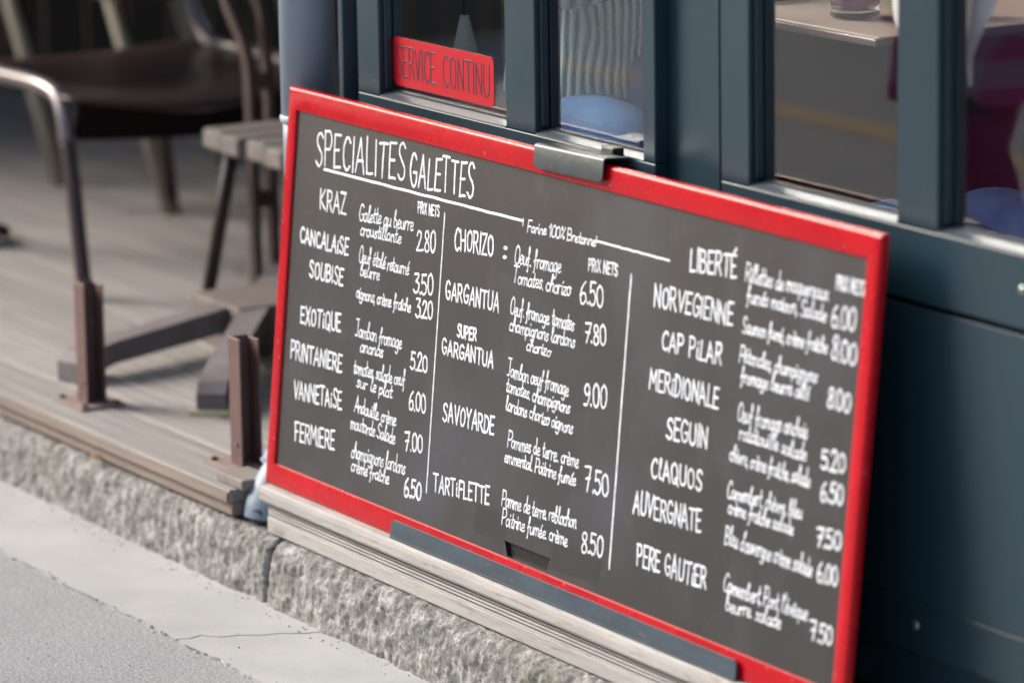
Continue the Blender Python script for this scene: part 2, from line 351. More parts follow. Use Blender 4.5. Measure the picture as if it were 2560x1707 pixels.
# fallen grit on the gutter and by the kerb foot: nobody could count it
bm = bmesh.new()
for i in range(420):
    x = random.uniform(-1.6, 2.2); y = random.choice([random.uniform(-0.33, -0.30), random.uniform(-0.10, -0.055), random.uniform(-0.9, -0.05)]); s = random.uniform(0.0008, 0.0024)
    r = bmesh.ops.create_icosphere(bm, subdivisions=1, radius=s, matrix=Matrix.Translation((x, y, ZS + s * 0.4)) @ Matrix.Diagonal((random.uniform(.7, 1.5), 1, .6, 1)))
o = link('grit', finish(bm, mat('grit_stone', (0.16, 0.155, 0.15), 0.9, var=0.5, vscale=30), name='grit')); o['kind'] = 'stuff'
for i, (x, y, z, a) in enumerate([(-0.71, -0.035, -0.080, 0.4)]):
    bm = bmesh.new(); pts = [(-.018, 0), (-.009, .008), (.004, .009), (.019, .001), (.006, -.009), (-.009, -.007)]
    c = bm.verts.new((x, y, z + 0.006)); vs = [bm.verts.new((x + p * math.cos(a) - q * math.sin(a), y + p * math.sin(a) + q * math.cos(a), z + 0.002 * math.sin(3 * k))) for k, (p, q) in enumerate(pts)]
    for k in range(6): bm.faces.new((c, vs[k], vs[(k + 1) % 6]))
    tag(link('dry_leaf', finish(bm, M['leaf'], name='leaf')), 'small brown dry leaf lying on the kerb below the deck edge', 'leaf')

# granite kerb of rough blocks, each a part
kerb = thing('kerb', None, None, (0.1, 0.0, ZS)); kerb['kind'] = 'structure'
def kerb_stone(x0, x1, seed, fine):
    prof = [(0.13, -0.093), (0.06, -0.093), (0.0, -0.094), (-0.018, -0.096), (-0.030, -0.103), (-0.038, -0.116), (-0.043, -0.135), (-0.047, -0.17), (-0.052, -0.20), (-0.056, -0.235)]
    pts = catmull([(0, y, z) for y, z in prof], 9 if fine else 3)
    nx = max(2, int((x1 - x0) / (0.0045 if fine else 0.02)))
    bm = bmesh.new(); R = []
    for i in range(nx + 1):
        x = x0 + (x1 - x0) * i / nx; row = []
        de = min(x - x0, x1 - x); rnd_ = max(0.0, 1 - de / 0.016) ** 2 * 0.010
        for p in pts:
            q = Vector((x + seed * 3, p.y, p.z)); top = max(0.0, min(1.0, (p.z + 0.115) / 0.02))
            h = 0.0055 * noise.fractal(q * 26, 0.9, 2.0, 4) + 0.0030 * noise.fractal(q * 85, 0.7, 2.1, 3) + 0.003 * noise.noise(q * 5)
            h *= (1 - 0.55 * top) if p.y > -0.012 else 1.0
            nrm = Vector((0, -1, 0)) if p.z < -0.112 else (Vector((0, 0, 1)) if p.y > -0.012 else Vector((0, -0.7, 0.7)))
            if p.y > -0.01: h = min(h, 0.0005)
            row.append(bm.verts.new(Vector((x, p.y, p.z)) + nrm * (h - rnd_)))
        R.append(row)
    for i in range(nx):
        for j in range(len(pts) - 1): bm.faces.new((R[i][j], R[i + 1][j], R[i + 1][j + 1], R[i][j + 1]))
    for row in (R[0], R[-1]):
        c = bm.verts.new((row[0].co.x, 0.03, -0.17))
        for j in range(len(pts) - 1): bm.faces.new((row[j], row[j + 1], c))
    link('granite_block', finish(bm, M['granite'], True, 'granite_block'), kerb)
kerb_stone(-2.35, 0.086, 1, True); kerb_stone(0.093, 2.2, 2, True)
for x in (-9.0, -6.8, -4.55): kerb_stone(x, x + 2.19, x, False)
for x in (2.21, 4.5): kerb_stone(x, x + 2.25, x, False)

# ground slab of the terrace and shop behind the kerb
setting(box('terrace_ground', (-12, 0.131, -0.40), (8, 9, -0.125), M['room']))

# wooden deck of the terrace: every board a part
deck = thing('deck', None, None, (-3.5, 1.3, ZD)); deck['kind'] = 'structure'
BW, BG = 0.1415, 0.0085
def deck_board_mesh(x0, x1, w, th, grooves, m):
    poly = []; n = grooves; pitch = (w - 0.012) / n
    top = [(0.0, -0.003), (0.003, 0.0)]
    for k in range(n):
        a = 0.006 + k * pitch; gd = 0.0013 if k % 3 else 0.0017; top += [(a + pitch * 0.36, 0.0), (a + pitch * 0.45, -gd), (a + pitch * 0.55, -gd), (a + pitch * 0.64, 0.0)]
    top += [(w - 0.003, 0.0), (w, -0.003)]
    poly = top + [(w, -th), (0, -th)]
    bm = bmesh.new(); nseg = 12; R = []
    for i in range(nseg + 1):
        x = x0 + (x1 - x0) * i / nseg; R.append([bm.verts.new((x, p[0] + 0.0012 * math.sin(i * 1.7), p[1] + 0.0008 * math.sin(i * 2.3))) for p in poly])
    k = len(poly)
    for i in range(nseg):
        for j in range(k): bm.faces.new((R[i][j], R[i][(j + 1) % k], R[i + 1][(j + 1) % k], R[i + 1][j]))
    bm.faces.new(R[0]); bm.faces.new(R[-1][::-1])
    return finish(bm, m, name='deck_board')
me_a = deck_board_mesh(-3.0, 0.0, BW, 0.025, 9, M['deck']); me_b = deck_board_mesh(-4.3, 0.0, BW, 0.025, 9, M['deck'])
y = -0.035; i = 0
while y < 3.9:
    xe = -0.09 if i < 1 else (-0.135 if i < 3 else -0.10)
    xe += [0, -.006, .004, -.003][i % 4]
    cut = [3.0, 4.3][i % 2]
    first = me_a if i % 2 == 0 else me_b; second = me_b if i % 2 == 0 else me_a
    dz = 0.0012 * math.sin(i * 2.1)
    link('deck_board', first, deck, (xe, y, ZD + dz)); link('deck_board', second, deck, (xe - cut - 0.004, y, ZD + dz * -1))
    y += BW + BG; i += 1
# bearer plank below the front board, set back a little, and joists
for nm, lo, hi in (('bearer_board', (-7.4, -0.024, -0.086), (-0.098, 0.115, -0.0565)), ('bearer_board', (-7.4, 0.5, -0.12), (-0.12, 0.6, -0.057)), ('bearer_board', (-7.4, 1.6, -0.12), (-0.12, 1.7, -0.057)), ('bearer_board', (-7.4, 2.7, -0.12), (-0.12, 2.8, -0.057))):
    bm = bmesh.new(); add_box(bm, lo, hi, 0.002); link(nm, finish(bm, M['deck_side'], name=nm), deck)
# darker weathered nosing strip on the front edge of the deck
box('nosing_strip', (-7.39, -0.0385, -0.0545), (-0.0915, -0.0352, -0.0345), M['deck_side'], deck)

# wooden ledge in front of the shop on which the board stands
ledge = thing('wooden_ledge', 'pale weathered wooden ledge with grooved edge under the menu board', 'ledge', (1.5, 0.06, -0.092))
bm = bmesh.new(); n = 130; R = []
for i in range(n + 1):
    x = 0.016 + (3.6 - 0.016) * i / n
    w = 0.0012 * noise.noise((x * 9, 0, 0)); z_ = 0.0012 * noise.noise((x * 7, 4, 0))
    prof = [(0.146, 0.0), (0.0, 0.0 + z_ * .3), (-0.014 + w, -0.0005 + z_), (-0.0195 + w, -0.004 + z_), (-0.0212 + w, -0.012), (-0.0212 + w, -0.026), (-0.018, -0.0315), (0.146, -0.0315)]
    R.append([bm.verts.new((x, p[0], p[1])) for p in prof])
for i in range(n):
    for j in range(8): bm.faces.new((R[i][j], R[i][(j + 1) % 8], R[i + 1][(j + 1) % 8], R[i + 1][j]))
bm.faces.new(R[0]); bm.faces.new(R[-1][::-1])
link('top_board', finish(bm, M['ledge'], name='top_board'), ledge)
for k in range(4):
    z = -0.0375 - 0.0068 * k - (0.0003 if k % 2 else 0)
    box('rib', (0.035 + 0.001 * (k % 2), -0.0125 - 0.0008 * (k == 3), z - 0.0040), (3.6, 0.10, z), M['ledge'] if k else M['ledge_shaded'], ledge, bev=0.0009)  # top rib gets the darker wood as painted shade
box('groove_shade', (0.037, 0.002, -0.0610), (3.6, 0.099, -0.0330), M['black'], ledge)  # black fill added behind the ribs to paint the grooves as shade
bm = bmesh.new(); add_box(bm, (0.035, -0.0145, -0.0915), (3.6, 0.14, -0.0612), 0.003, 2); link('bottom_board', finish(bm, M['ledge'], name='bottom_board'), ledge)

# ================================================================== SHOPFRONT
shop = thing('shopfront', 'dark blue shopfront with tall framed window panes behind the menu board', 'shopfront', (2.0, YW, -0.09))
FB = M['frame_blue']
def bar(name, x0, x1, z0, z1, y0=YW, y1=YW + 0.05, m=None, bev=0.0025): return box(name, (x0, y0, z0), (x1, y1, z1), m or FB, shop, bev, 2)
ZT = 2.35
bar('corner_trim', 0.064, 0.082, -0.09, ZT, YW + 0.004, YW + 0.09, M['bead'])
bar('recessed_jamb', 0.082, 0.150, -0.09, ZT, YW + 0.030, YW + 0.09)
bar('stile', 0.150, 0.236, 0.784, ZT)
bar('stile', 0.711, 0.816, 0.784, ZT); bar('stile', 1.179, 1.218, 0.784, ZT)
bar('recessed_jamb', 1.218, 1.4185, 0.60, ZT, YW + 0.028, YW + 0.10)
bar('raised_fillet', 1.376, 1.384, 0.60, ZT, YW + 0.024, YW + 0.06)
bar('stile', 1.4245, 1.510, 0.784, ZT)
bar('stile', 1.933, 2.042, 0.784, ZT); bar('stile', 2.62, 2.73, 0.784, ZT); bar('stile', 3.3, 3.41, 0.784, ZT)
bar('bottom_rail', 0.150, 1.218, 0.666, 0.7835); bar('bottom_rail', 1.4245, 4.2, 0.666, 0.7835)
bar('head_rail', 0.064, 4.2, ZT, ZT + 0.14); 
def bar_panel(x0, x1):
    bar('lower_panel', x0, x1, 0.1795, 0.6570, YW + 0.001, YW + 0.05, bev=0.0008)
    bar('skirting_board', x0, x1, 0.092, 0.172, YW + 0.004, YW + 0.06); bar('skirting_bead', x0, x1, 0.1705, 0.1785, YW + 0.001, YW + 0.03)
    bar('plinth_board', x0, x1, 0.002, 0.088, YW + 0.016, YW + 0.06); bar('plinth_bead', x0, x1, 0.0870, 0.0925, YW + 0.010, YW + 0.03)
bar_panel(0.150, 1.216); bar_panel(1.4245, 4.2)
bar('backing_board', 0.10, 4.2, -0.09, 0.70, YW + 0.101, YW + 0.13, M['black'])
# glazed lights: glass with sloping glazing beads
def light(x0, x1):
    gp = box('window_pane', (x0 - 0.0, YW + 0.026, 0.786), (x1, YW + 0.028, ZT), M['glass'], shop)
    # bottom bead: sloping sill that catches the sky
    prism('glazing_bead', [(YW - 0.0012, 0.7838), (YW - 0.0008, 0.7858), (YW + 0.0015, 0.7866), (YW + 0.0200, 0.7925), (YW + 0.0200, 0.7838)], 'x', x0 + 0.0005, x1 - 0.0005, M['bead'], shop)
    box('gasket', (x0 + 0.0005, YW + 0.0202, 0.7838), (x1 - 0.0005, YW + 0.0255, 0.7965), M['black'], shop)
    for a, b_ in ((x0, x0 + 0.008), (x1 - 0.008, x1)):
        box('side_bead', (a + 0.0004, YW + 0.010, 0.797), (b_ - 0.0004, YW + 0.0255, ZT - 0.002), M['frame_blue'], shop, 0.0015)
    for a, b_ in ((x0, x0 + 0.008), (x1 - 0.008, x1)):
        box('inner_bead', (a + 0.0004, YW + 0.030, 0.79), (b_ - 0.0004, YW + 0.050, ZT - 0.002), M['frame_blue'], shop, 0.001)
light(0.236, 0.711); light(0.816, 1.179); light(1.510, 1.933); light(2.042, 2.62); light(2.73, 3.3)
for x, z_ in ((2.262, 0.728), (1.982, 0.136), (3.2, 0.728)):
    bm = bmesh.new(); bmesh.ops.create_uvsphere(bm, u_segments=14, v_segments=8, radius=0.008, matrix=Matrix.Translation((x, YW + (0.0 if z_ > .5 else 0.004), z_)) @ Matrix.Diagonal((1, 0.45, 1, 1)))
    link('screw_head', finish(bm, M['screw'], True, 'screw'), shop)
# inside of the room
room = thing('dining_room', None, None, (1.5, 2.5, 0)); room['kind'] = 'structure'
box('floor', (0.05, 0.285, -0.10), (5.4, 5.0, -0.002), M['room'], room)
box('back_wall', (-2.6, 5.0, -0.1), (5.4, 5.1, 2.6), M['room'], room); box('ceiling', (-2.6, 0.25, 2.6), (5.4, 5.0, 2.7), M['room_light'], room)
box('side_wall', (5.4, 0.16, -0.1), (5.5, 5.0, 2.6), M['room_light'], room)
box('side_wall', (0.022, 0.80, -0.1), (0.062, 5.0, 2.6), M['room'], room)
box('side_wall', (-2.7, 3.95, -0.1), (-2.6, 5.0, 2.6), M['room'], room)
# ================================================================== MENU BOARD
LEAN = math.radians(5.7); UV = Vector((0, math.sin(LEAN), math.cos(LEAN))); NB = Vector((0, -math.cos(LEAN), math.sin(LEAN)))
def B(u, v, h=0.0): return Vector((u, 0, 0)) + UV * v + NB * h          # point on the board: along, up, out
def bprism(name, poly, h0, h1, m, parent, smooth=False):
    """outline in board plane, thickness h0..h1"""
    bm = bmesh.new(); R = [[bm.verts.new(B(u, v, h)) for u, v in poly] for h in (h0, h1)]; n = len(poly)
    for j in range(n): bm.faces.new((R[0][j], R[0][(j + 1) % n], R[1][(j + 1) % n], R[1][j]))
    bm.faces.new(R[0][::-1]); bm.faces.new(R[1]); return link(name, finish(bm, m, smooth, name), parent)
BWD, BHT = 1.994, 0.787
board = thing('menu_board', 'large red framed blackboard with handwritten white galette menu leaning against the shopfront', 'menu board', (1.0, 0.0, 0.0))
# frame rails: mitred sweep of a rounded profile, (inward distance, height off the board plane)
prof = [(0.0, -0.015), (0.0, -0.006), (0.0012, -0.0025), (0.004, -0.0006), (0.008, 0.0), (0.041, 0.0), (0.0435, -0.0008), (0.0450, -0.0045), (0.0450, -0.015)]
def rail(a, b_, inward, kw=1.0, ke=0.8):
    a = Vector(a); b_ = Vector(b_); d = (b_ - a).normalized(); w = Vector(inward); bm = bmesh.new(); R = []
    L_ = (b_ - a).length; n = 40
    for i in range(n + 1):
        row = []
        for q, h in prof:
            e_ = q * ke + 0.0003; s = e_ + (L_ - 2 * e_) * i / n; p = a + d * s + w * q * kw; row.append(bm.verts.new(B(p.x, p.y, h)))
        R.append(row)
    k = len(prof)
    for i in range(n):
        for j in range(k): bm.faces.new((R[i][j], R[i][(j + 1) % k], R[i + 1][(j + 1) % k], R[i + 1][j]))
    bm.faces.new(R[0]); bm.faces.new(R[-1][::-1])
    me = finish(bm, M['red'], True, 'frame_rail')
    o = link('frame_rail', me, board); 
    try: me.set_sharp_from_angle(angle=math.radians(50))
    except Exception: pass
    return o
rail((0, 0), (BWD, 0), (0, 1)); rail((0, BHT), (BWD, BHT), (0, -1)); rail((0, 0), (0, BHT), (1, 0), 0.8, 1.0); rail((BWD, 0), (BWD, BHT), (-1, 0), 0.8, 1.0)
HS = -0.0050   # slate surface height
# slate panel with the torn slot left open near the bottom edge
SL = [(0.917, 0.0735), (1.077, 0.0735), (1.066, 0.0475), (0.930, 0.0475)]
def slate():
    bm = bmesh.new(); x0, x1, y0, y1 = 0.033, BWD - 0.033, 0.040, BHT - 0.040
    o = [(x0, y0), (SL[3][0], y0), (SL[2][0], y0), (x1, y0), (x1, y1), (x0, y1)]
    V = lambda u, v, h: bm.verts.new(B(u, v, h))
    for h in (HS, HS - 0.006):
        a = [V(*p, h) for p in [(x0, y0), (SL[3][0], y0), SL[3], SL[0], (SL[0][0], y1), (x0, y1)]]
        b_ = [V(*p, h) for p in [(SL[2][0], y0), (x1, y0), (x1, y1), (SL[1][0], y1), SL[1], SL[2]]]
        c = [a[4], a[3], b_[4], b_[3]]; d = [a[1], b_[0], b_[5], a[2]]
        for f in (a, b_, c, d): bm.faces.new(f if h == HS else f[::-1])
        if h == HS: top = [a[2], a[3], b_[4], b_[5]]
        else: low = [a[2], a[3], b_[4], b_[5]]
    for j in range(4): bm.faces.new((top[j], top[(j + 1) % 4], low[(j + 1) % 4], low[j]))
    return link('slate_panel', finish(bm, M['slate'], name='slate_panel'), board)
slate()
bprism('backing_sheet', [(0.04, 0.04), (BWD - 0.04, 0.04), (BWD - 0.04, BHT - 0.04), (0.04, BHT - 0.04)], -0.0148, -0.0142, M['black'], board)
for k in range(7):   # ribbed core seen in the slot
    v = 0.0485 + k * 0.0038
    bprism('core_rib', [(0.910, v), (1.085, v), (1.085, v + 0.0024), (0.910, v + 0.0024)], -0.0140, -0.0118, M['black'], board)
# pieces of dark tape over the split
bprism('tape_patch', [(0.806, 0.0665), (0.916, 0.0672), (0.916, 0.106), (0.930, 0.118), (0.812, 0.119)], HS + 0.00004, HS + 0.00014, M['patch'], board)
bprism('tape_patch', [(1.079, 0.0555), (1.236, 0.0615), (1.248, 0.106), (1.082, 0.106)], HS + 0.00004, HS + 0.00012, M['patch'], board)

# ---- handwriting: stroke letters
G_ = {
'A': (5.2, '0,0 2.6,10.2 5.2,0;.9,3.4 4.3,3.5'), 'B': (4.8, '.3,0 .3,10;~.3,10 3.4,9.6 4.1,7.7 2.9,5.7 .4,5.3;~.4,5.3 3.9,4.9 4.8,2.6 3.4,.4 .2,0'),
'C': (4.6, '~4.4,8.7 3.1,10 1.3,9 .2,5 1.3,1 3.1,0 4.6,1.2'), 'D': (4.8, '.4,0 .3,10;~.2,10 3.2,9.2 4.8,5.2 3.2,.8 .2,0'),
'E': (4.1, '4,10 .2,9.9 .2,0 4.1,.1;.2,5.1 3.3,5.2'), 'F': (4.0, '4.1,10 .3,9.9 .2,0;.3,5.1 3.3,5.2'),
'G': (5.0, '~4.7,8.6 3.1,10 1.3,9 .2,5 1.3,1 3.1,0 4.7,1.6 4.8,4.2;4.9,4.3 2.9,4.2'), 'H': (4.8, '.3,0 .3,10;4.6,0 4.7,10;.3,5 4.7,5.2'),
'I': (0.9, '.4,0 .5,10'), 'K': (4.6, '.3,0 .3,10;4.4,10 .4,4.6 4.7,0'), 'L': (3.9, '.3,10 .3,0 3.9,.2'), 'M': (6.4, '.2,0 .8,10 3.2,3.6 5.7,10 6.2,0'),
'N': (5.0, '.2,0 .3,10 4.6,.2 4.8,10'), 'O': (5.0, '~2.5,10 .6,8.4 .2,5 .8,1.4 2.5,0 4.3,1.5 4.8,5 4.2,8.6 2.4,10'), 'P': (4.5, '.3,0 .3,10;~.1,9.9 3.4,9.8 4.5,7.3 3.2,5 .3,4.7'),
'Q': (5.1, '~2.5,10 .6,8.4 .2,5 .8,1.4 2.5,0 4.3,1.5 4.8,5 4.2,8.6 2.4,10;3.1,2.6 5.2,-.6'), 'R': (4.7, '.3,0 .3,10;~.1,9.9 3.3,9.8 4.2,7.4 3.1,5.1 .3,4.8;2,4.9 4.8,0'),
'S': (4.4, '~4.2,8.8 2.7,10.1 .8,9.2 .6,7 2.2,5.3 3.9,3.6 3.9,1.2 2.2,-.1 .2,1.2'), 'T': (4.9, '0,9.9 4.9,10;2.5,9.9 2.4,0'), 'U': (4.8, '~.3,10 .2,3.4 1,.5 2.6,0 4.1,.8 4.6,3.4 4.7,10'),
'V': (4.8, '0,10 2.4,0 4.8,10'), 'X': (4.8, '.2,10 4.7,0;4.7,10 .1,0'), 'Y': (4.8, '0,10 2.4,4.9 4.8,10;2.4,4.9 2.3,0'), 'Z': (4.6, '.3,9.8 4.3,9.9 .2,.1 4.6,.1'), 'J': (4.2, '.6,9.9 4.2,10;~2.9,9.9 3,3 2.3,.2 .4,.4'),
'0': (4.5, '~2.3,10 .6,8.4 .2,5 .8,1.4 2.3,0 3.9,1.5 4.4,5 3.8,8.6 2.2,10'), '1': (2.2, '0,7.6 1.8,10 1.7,0'), '2': (4.4, '~.3,7.9 1.4,10 3.4,9.6 3.7,7 .2,.2;.2,.1 4.4,.2'),
'3': (4.2, '~.3,9.9 3.9,9.9 1.9,6;~1.9,6 4.2,4.8 3.8,1 1.6,-.2 .1,1.2'), '5': (4.3, '4.3,10 .9,9.9 .6,5.6;~.6,5.6 2.7,6.2 4.2,4 3.6,1 1.6,-.1 .1,1'), '6': (4.4, '~3.3,10 1.2,7.4 .3,3.4 1.1,.4 2.9,.2 4.2,2.2 3.5,4.6 1.8,4.8 .5,3'),
'7': (4.4, '.1,9.6 4.3,9.9 1.7,0;.9,5 3.7,5.2'), '8': (4.3, '~2.3,5.3 .7,7.2 1.2,9.6 3.1,9.8 3.8,7.6 2.3,5.3 .6,3 .9,.5 2.6,0 4,1.6 3.7,3.8 2.3,5.3'), '9': (4.3, '~4,8.4 2.5,10 .8,8.8 .6,6.4 2,5 3.6,6 4.1,8.6 3.9,4 2.4,.4 .6,.3'),
'.': (0.8, '.3,.5 .6,.1'), ',': (1.0, '.7,.6 .2,-1.6'), ':': (2.2, '~1.1,9 .3,8 1.1,7 1.9,8 1.1,9;~1.1,2 .3,1 1.1,0 1.9,1 1.1,2'), "'": (1.0, '.6,10 .3,7.8'), '%': (4.8, '4.6,10 .4,0;~1,10 .2,8.8 1,7.6 1.8,8.8 1,10;~3.9,2.4 3.1,1.2 3.9,0 4.7,1.2 3.9,2.4'),
'a': (4.0, '~3.4,4.6 1.7,5.4 .3,3.4 .5,.8 1.9,.1 3.3,2.2 3.4,5;~3.4,5 3.4,1 4.2,.3'), 'b': (3.7, '~.3,3.2 1.9,8.4 1.3,10 .5,7 .5,1 1.8,0 3.4,1.6 3.1,4.2 1.8,4.8'), 'c': (3.1, '~3.2,4.5 1.8,5.3 .4,3.6 .5,1 1.8,0 3.2,.9'),
'd': (4.1, '~3.3,4.4 1.8,5.2 .4,3.4 .5,.9 1.8,0 3.3,1.8;~3.5,10 3.4,1 4.2,.3'), 'e': (3.3, '~.3,2.4 2.4,2.9 2.8,4.6 1.6,5.3 .5,3.9 .5,1 1.8,0 3.4,1'), 'f': (2.9, '~.2,3.6 2,8 2.2,10 1.3,9.8 1.2,4 1.1,-2.6 .5,-3;.3,4.4 2.7,4.7'),
'g': (3.8, '~3.2,4.6 1.7,5.3 .4,3.6 .7,1 2,.4 3.2,2.4;~3.4,5.1 3.3,-1.6 2,-3.4 .5,-2.4'), 'h': (3.9, '~.3,3 1.9,8.6 1.2,10 .6,6 .5,0;~.5,3 2,5.2 3.2,4.4 3.3,.6 4,.2'), 'i': (1.3, '~.5,5.2 .5,.7 1.3,.2;.6,7.4 .8,8'), 'j': (1.6, '~1,5.2 1,-2 .1,-3;1,7.4 1.2,8'),
'l': (2.2, '~.2,2.6 1.8,8 1.6,10 .9,9.2 .8,1.2 2.1,.2'), 'm': (5.8, '~.3,5 .5,0;~.5,3.2 1.7,5.2 2.6,4.4 2.7,0;~2.7,3.2 4,5.2 5,4.2 5.1,.5 5.8,.2'), 'n': (3.9, '~.3,5 .5,0;~.5,3.2 1.9,5.2 3,4.3 3.2,.6 4,.2'), 'o': (3.6, '~1.9,5.2 .5,4 .4,1.2 1.8,0 3.2,1.4 3.1,4.2 1.8,5.2 3.7,4.6'),
'p': (3.7, '~.4,5.2 .5,-3.2;~.5,3.6 1.9,5.2 3.4,4 3.2,1 1.7,0 .6,1'), 'q': (3.8, '~3.3,4.6 1.8,5.2 .4,3.4 .6,.8 1.9,.1 3.2,2;3.4,5.1 3.3,-3.2'), 'r': (2.9, '~.3,5 .5,0;~.5,3 1.5,5 2.9,4.9'), 's': (3.0, '~2.8,4.7 1.5,5.3 .7,4 2,2.6 2.6,1 1.3,0 .2,.6'), 't': (2.6, '~1.3,9 1.1,1 2.6,.3;.1,5.7 2.6,6'),
'u': (4.0, '~.4,5.1 .4,1.2 1.6,.1 3,1.6 3.3,5;~3.3,5 3.3,.8 4,.3'), 'v': (3.4, '.2,5 1.6,.1 3.2,5.2'), 'x': (3.4, '.2,5 3.2,0;3.2,5.1 .2,0'), 'y': (3.6, '~.3,5 .6,1.4 2,1 3.1,3.4;~3.3,5.1 2.9,-1 1.2,-3.2 .2,-2.4'), 'z': (3.3, '.3,5 3,5.1 .3,.1 3.2,.1'), ' ': (2.3, ''),
}
ACC = {'é': ('e', '1.5,6.8 2.8,8.4'), 'è': ('e', '1,8.3 2.3,6.8'), 'ê': ('e', '.7,6.8 1.8,8.2 2.9,6.8'), 'î': ('i', '-.4,6.8 .6,8.2 1.6,6.8'), 'É': ('E', '2.2,11.3 4,13')}
for k_, (b0, extra) in ACC.items(): G_[k_] = (G_[b0][0], G_[b0][1] + ';' + extra)
G_['î'] = (1.3, '~.5,5.2 .5,.7 1.3,.2;-.4,6.6 .6,8.2 1.6,6.6')
def strokes(ch):
    out = []
    for s in G_[ch][1].split(';'):
        if not s: continue
        sm = s.startswith('~'); pts = [tuple(float(q) for q in p.split(',')) for p in s.lstrip('~').split()]
        if sm: out.append([(p.x, p.y) for p in catmull([(x, y, 0) for x, y in pts], 5)])
        else:
            for q0, q1 in zip(pts[:-1], pts[1:]): out.append([q0, ((q0[0] + q1[0]) / 2, (q0[1] + q1[1]) / 2), q1])
    return out
def ribbon(bm, pts, w, P, h):
    """raised paint stroke along pts (metres in the board plane); P maps (u, v, height) to a point"""
    q = [Vector((x, y)) for x, y in pts]
    dd = [q[0]]
    for p in q[1:]:
        if (p - dd[-1]).length > w * 0.12: dd.append(p)
    q = dd
    if len(q) < 2: q = [q[0], q[0] + Vector((w * 0.2, 0))]
    e0 = (q[0] - q[1]).normalized(); e1 = (q[-1] - q[-2]).normalized()
    pts2 = [(q[0] + e0 * w * .5, .12), (q[0] + e0 * w * .35, .66)] + [(p, 1.0) for p in q] + [(q[-1] + e1 * w * .35, .66), (q[-1] + e1 * w * .5, .12)]
    R = []
    for i, (p, k) in enumerate(pts2):
        a = pts2[max(i - 1, 0)][0]; c = pts2[min(i + 1, len(pts2) - 1)][0]; t = (c - a).normalized(); n = Vector((-t.y, t.x)) * (w * .5 * k)
        R.append([bm.verts.new(P(p.x + n.x, p.y + n.y, -0.0002)), bm.verts.new(P(p.x + n.x * .5, p.y + n.y * .5, h)), bm.verts.new(P(p.x - n.x * .5, p.y - n.y * .5, h)), bm.verts.new(P(p.x - n.x, p.y - n.y, -0.0002))])
    for a, b_ in zip(R[:-1], R[1:]):
        for j in range(3): bm.faces.new((a[j], a[j + 1], b_[j + 1], b_[j]))
_hh = [0]
JOIN = 'acdehilmntu'
def write(name, text, u0, v0, u1, v1, h, width, P, m, parent, jit=0.25, gap=1.1, script=False):
    total = sum(G_[c][0] for c in text) + gap * (len(text) - 1); L_ = math.hypot(u1 - u0, v1 - v0)
    sx = L_ / total; sy = h / 10.0; bm = bmesh.new(); x = 0.0; ang = math.atan2(v1 - v0, u1 - u0); ca, sa = math.cos(ang), math.sin(ang)
    prev = None; wob = 0.0
    for ch in text:
        gw = G_[ch][0]; wob += random.uniform(-.25, .25) - wob * .2; jy = random.uniform(-1, 1) * jit * 1.1; js = 1 + random.uniform(-1, 1) * 0.055 * jit / 0.25 * (1 if jit > 0 else 0); sl = random.uniform(-0.06, 0.06) * (jit > 0)
        for st in strokes(ch):
            pp = []
            for (a, b_) in st:
                sd = math.sin(a * 12.9 + b_ * 78.2 + x * 3.1 + u0 * 91 + v0 * 57) * 43758.5; sd2 = math.sin(a * 39.3 + b_ * 11.1 + x * 7.7 + u0 * 13 + v0 * 71) * 24634.6
                a += ((sd - math.floor(sd)) * 2 - 1) * jit * .5; b_ += ((sd2 - math.floor(sd2)) * 2 - 1) * jit * .5
                X = (x + a + b_ * sl) * sx; Y = ((b_ if b_ < 7 or not script else 7 + (b_ - 7) * 1.35) * js + jy + (wob if script else 0)) * sy
                if script: X += b_ * 0.10 * sx
                pp.append((u0 + X * ca - Y * sa, v0 + X * sa + Y * ca))
            _hh[0] = (_hh[0] + 1) % 9
            ribbon(bm, pp, width * random.uniform(.9, 1.1), P, 0.00025 + _hh[0] * 0.00003)
        if script and prev is not None and prev in JOIN and ch in 'aceimnoprsuvdgqz':      # joining stroke between written letters
            q = [(x - gap - 0.5, 0.9), (x - gap * .5, 1.2), (x + 0.35, 2.9)]
            ribbon(bm, [(u0 + (a + b_ * .10) * sx * ca - (b_ + jy + wob) * sy * sa, v0 + (a + b_ * .10) * sx * sa + (b_ + jy + wob) * sy * ca) for a, b_ in q], width * .62, P, 0.00022)
        prev = ch
        x += gw + gap
    return link(name, finish(bm, m, False, name), parent)
PB = lambda u, v, h: B(u, v, HS + h)
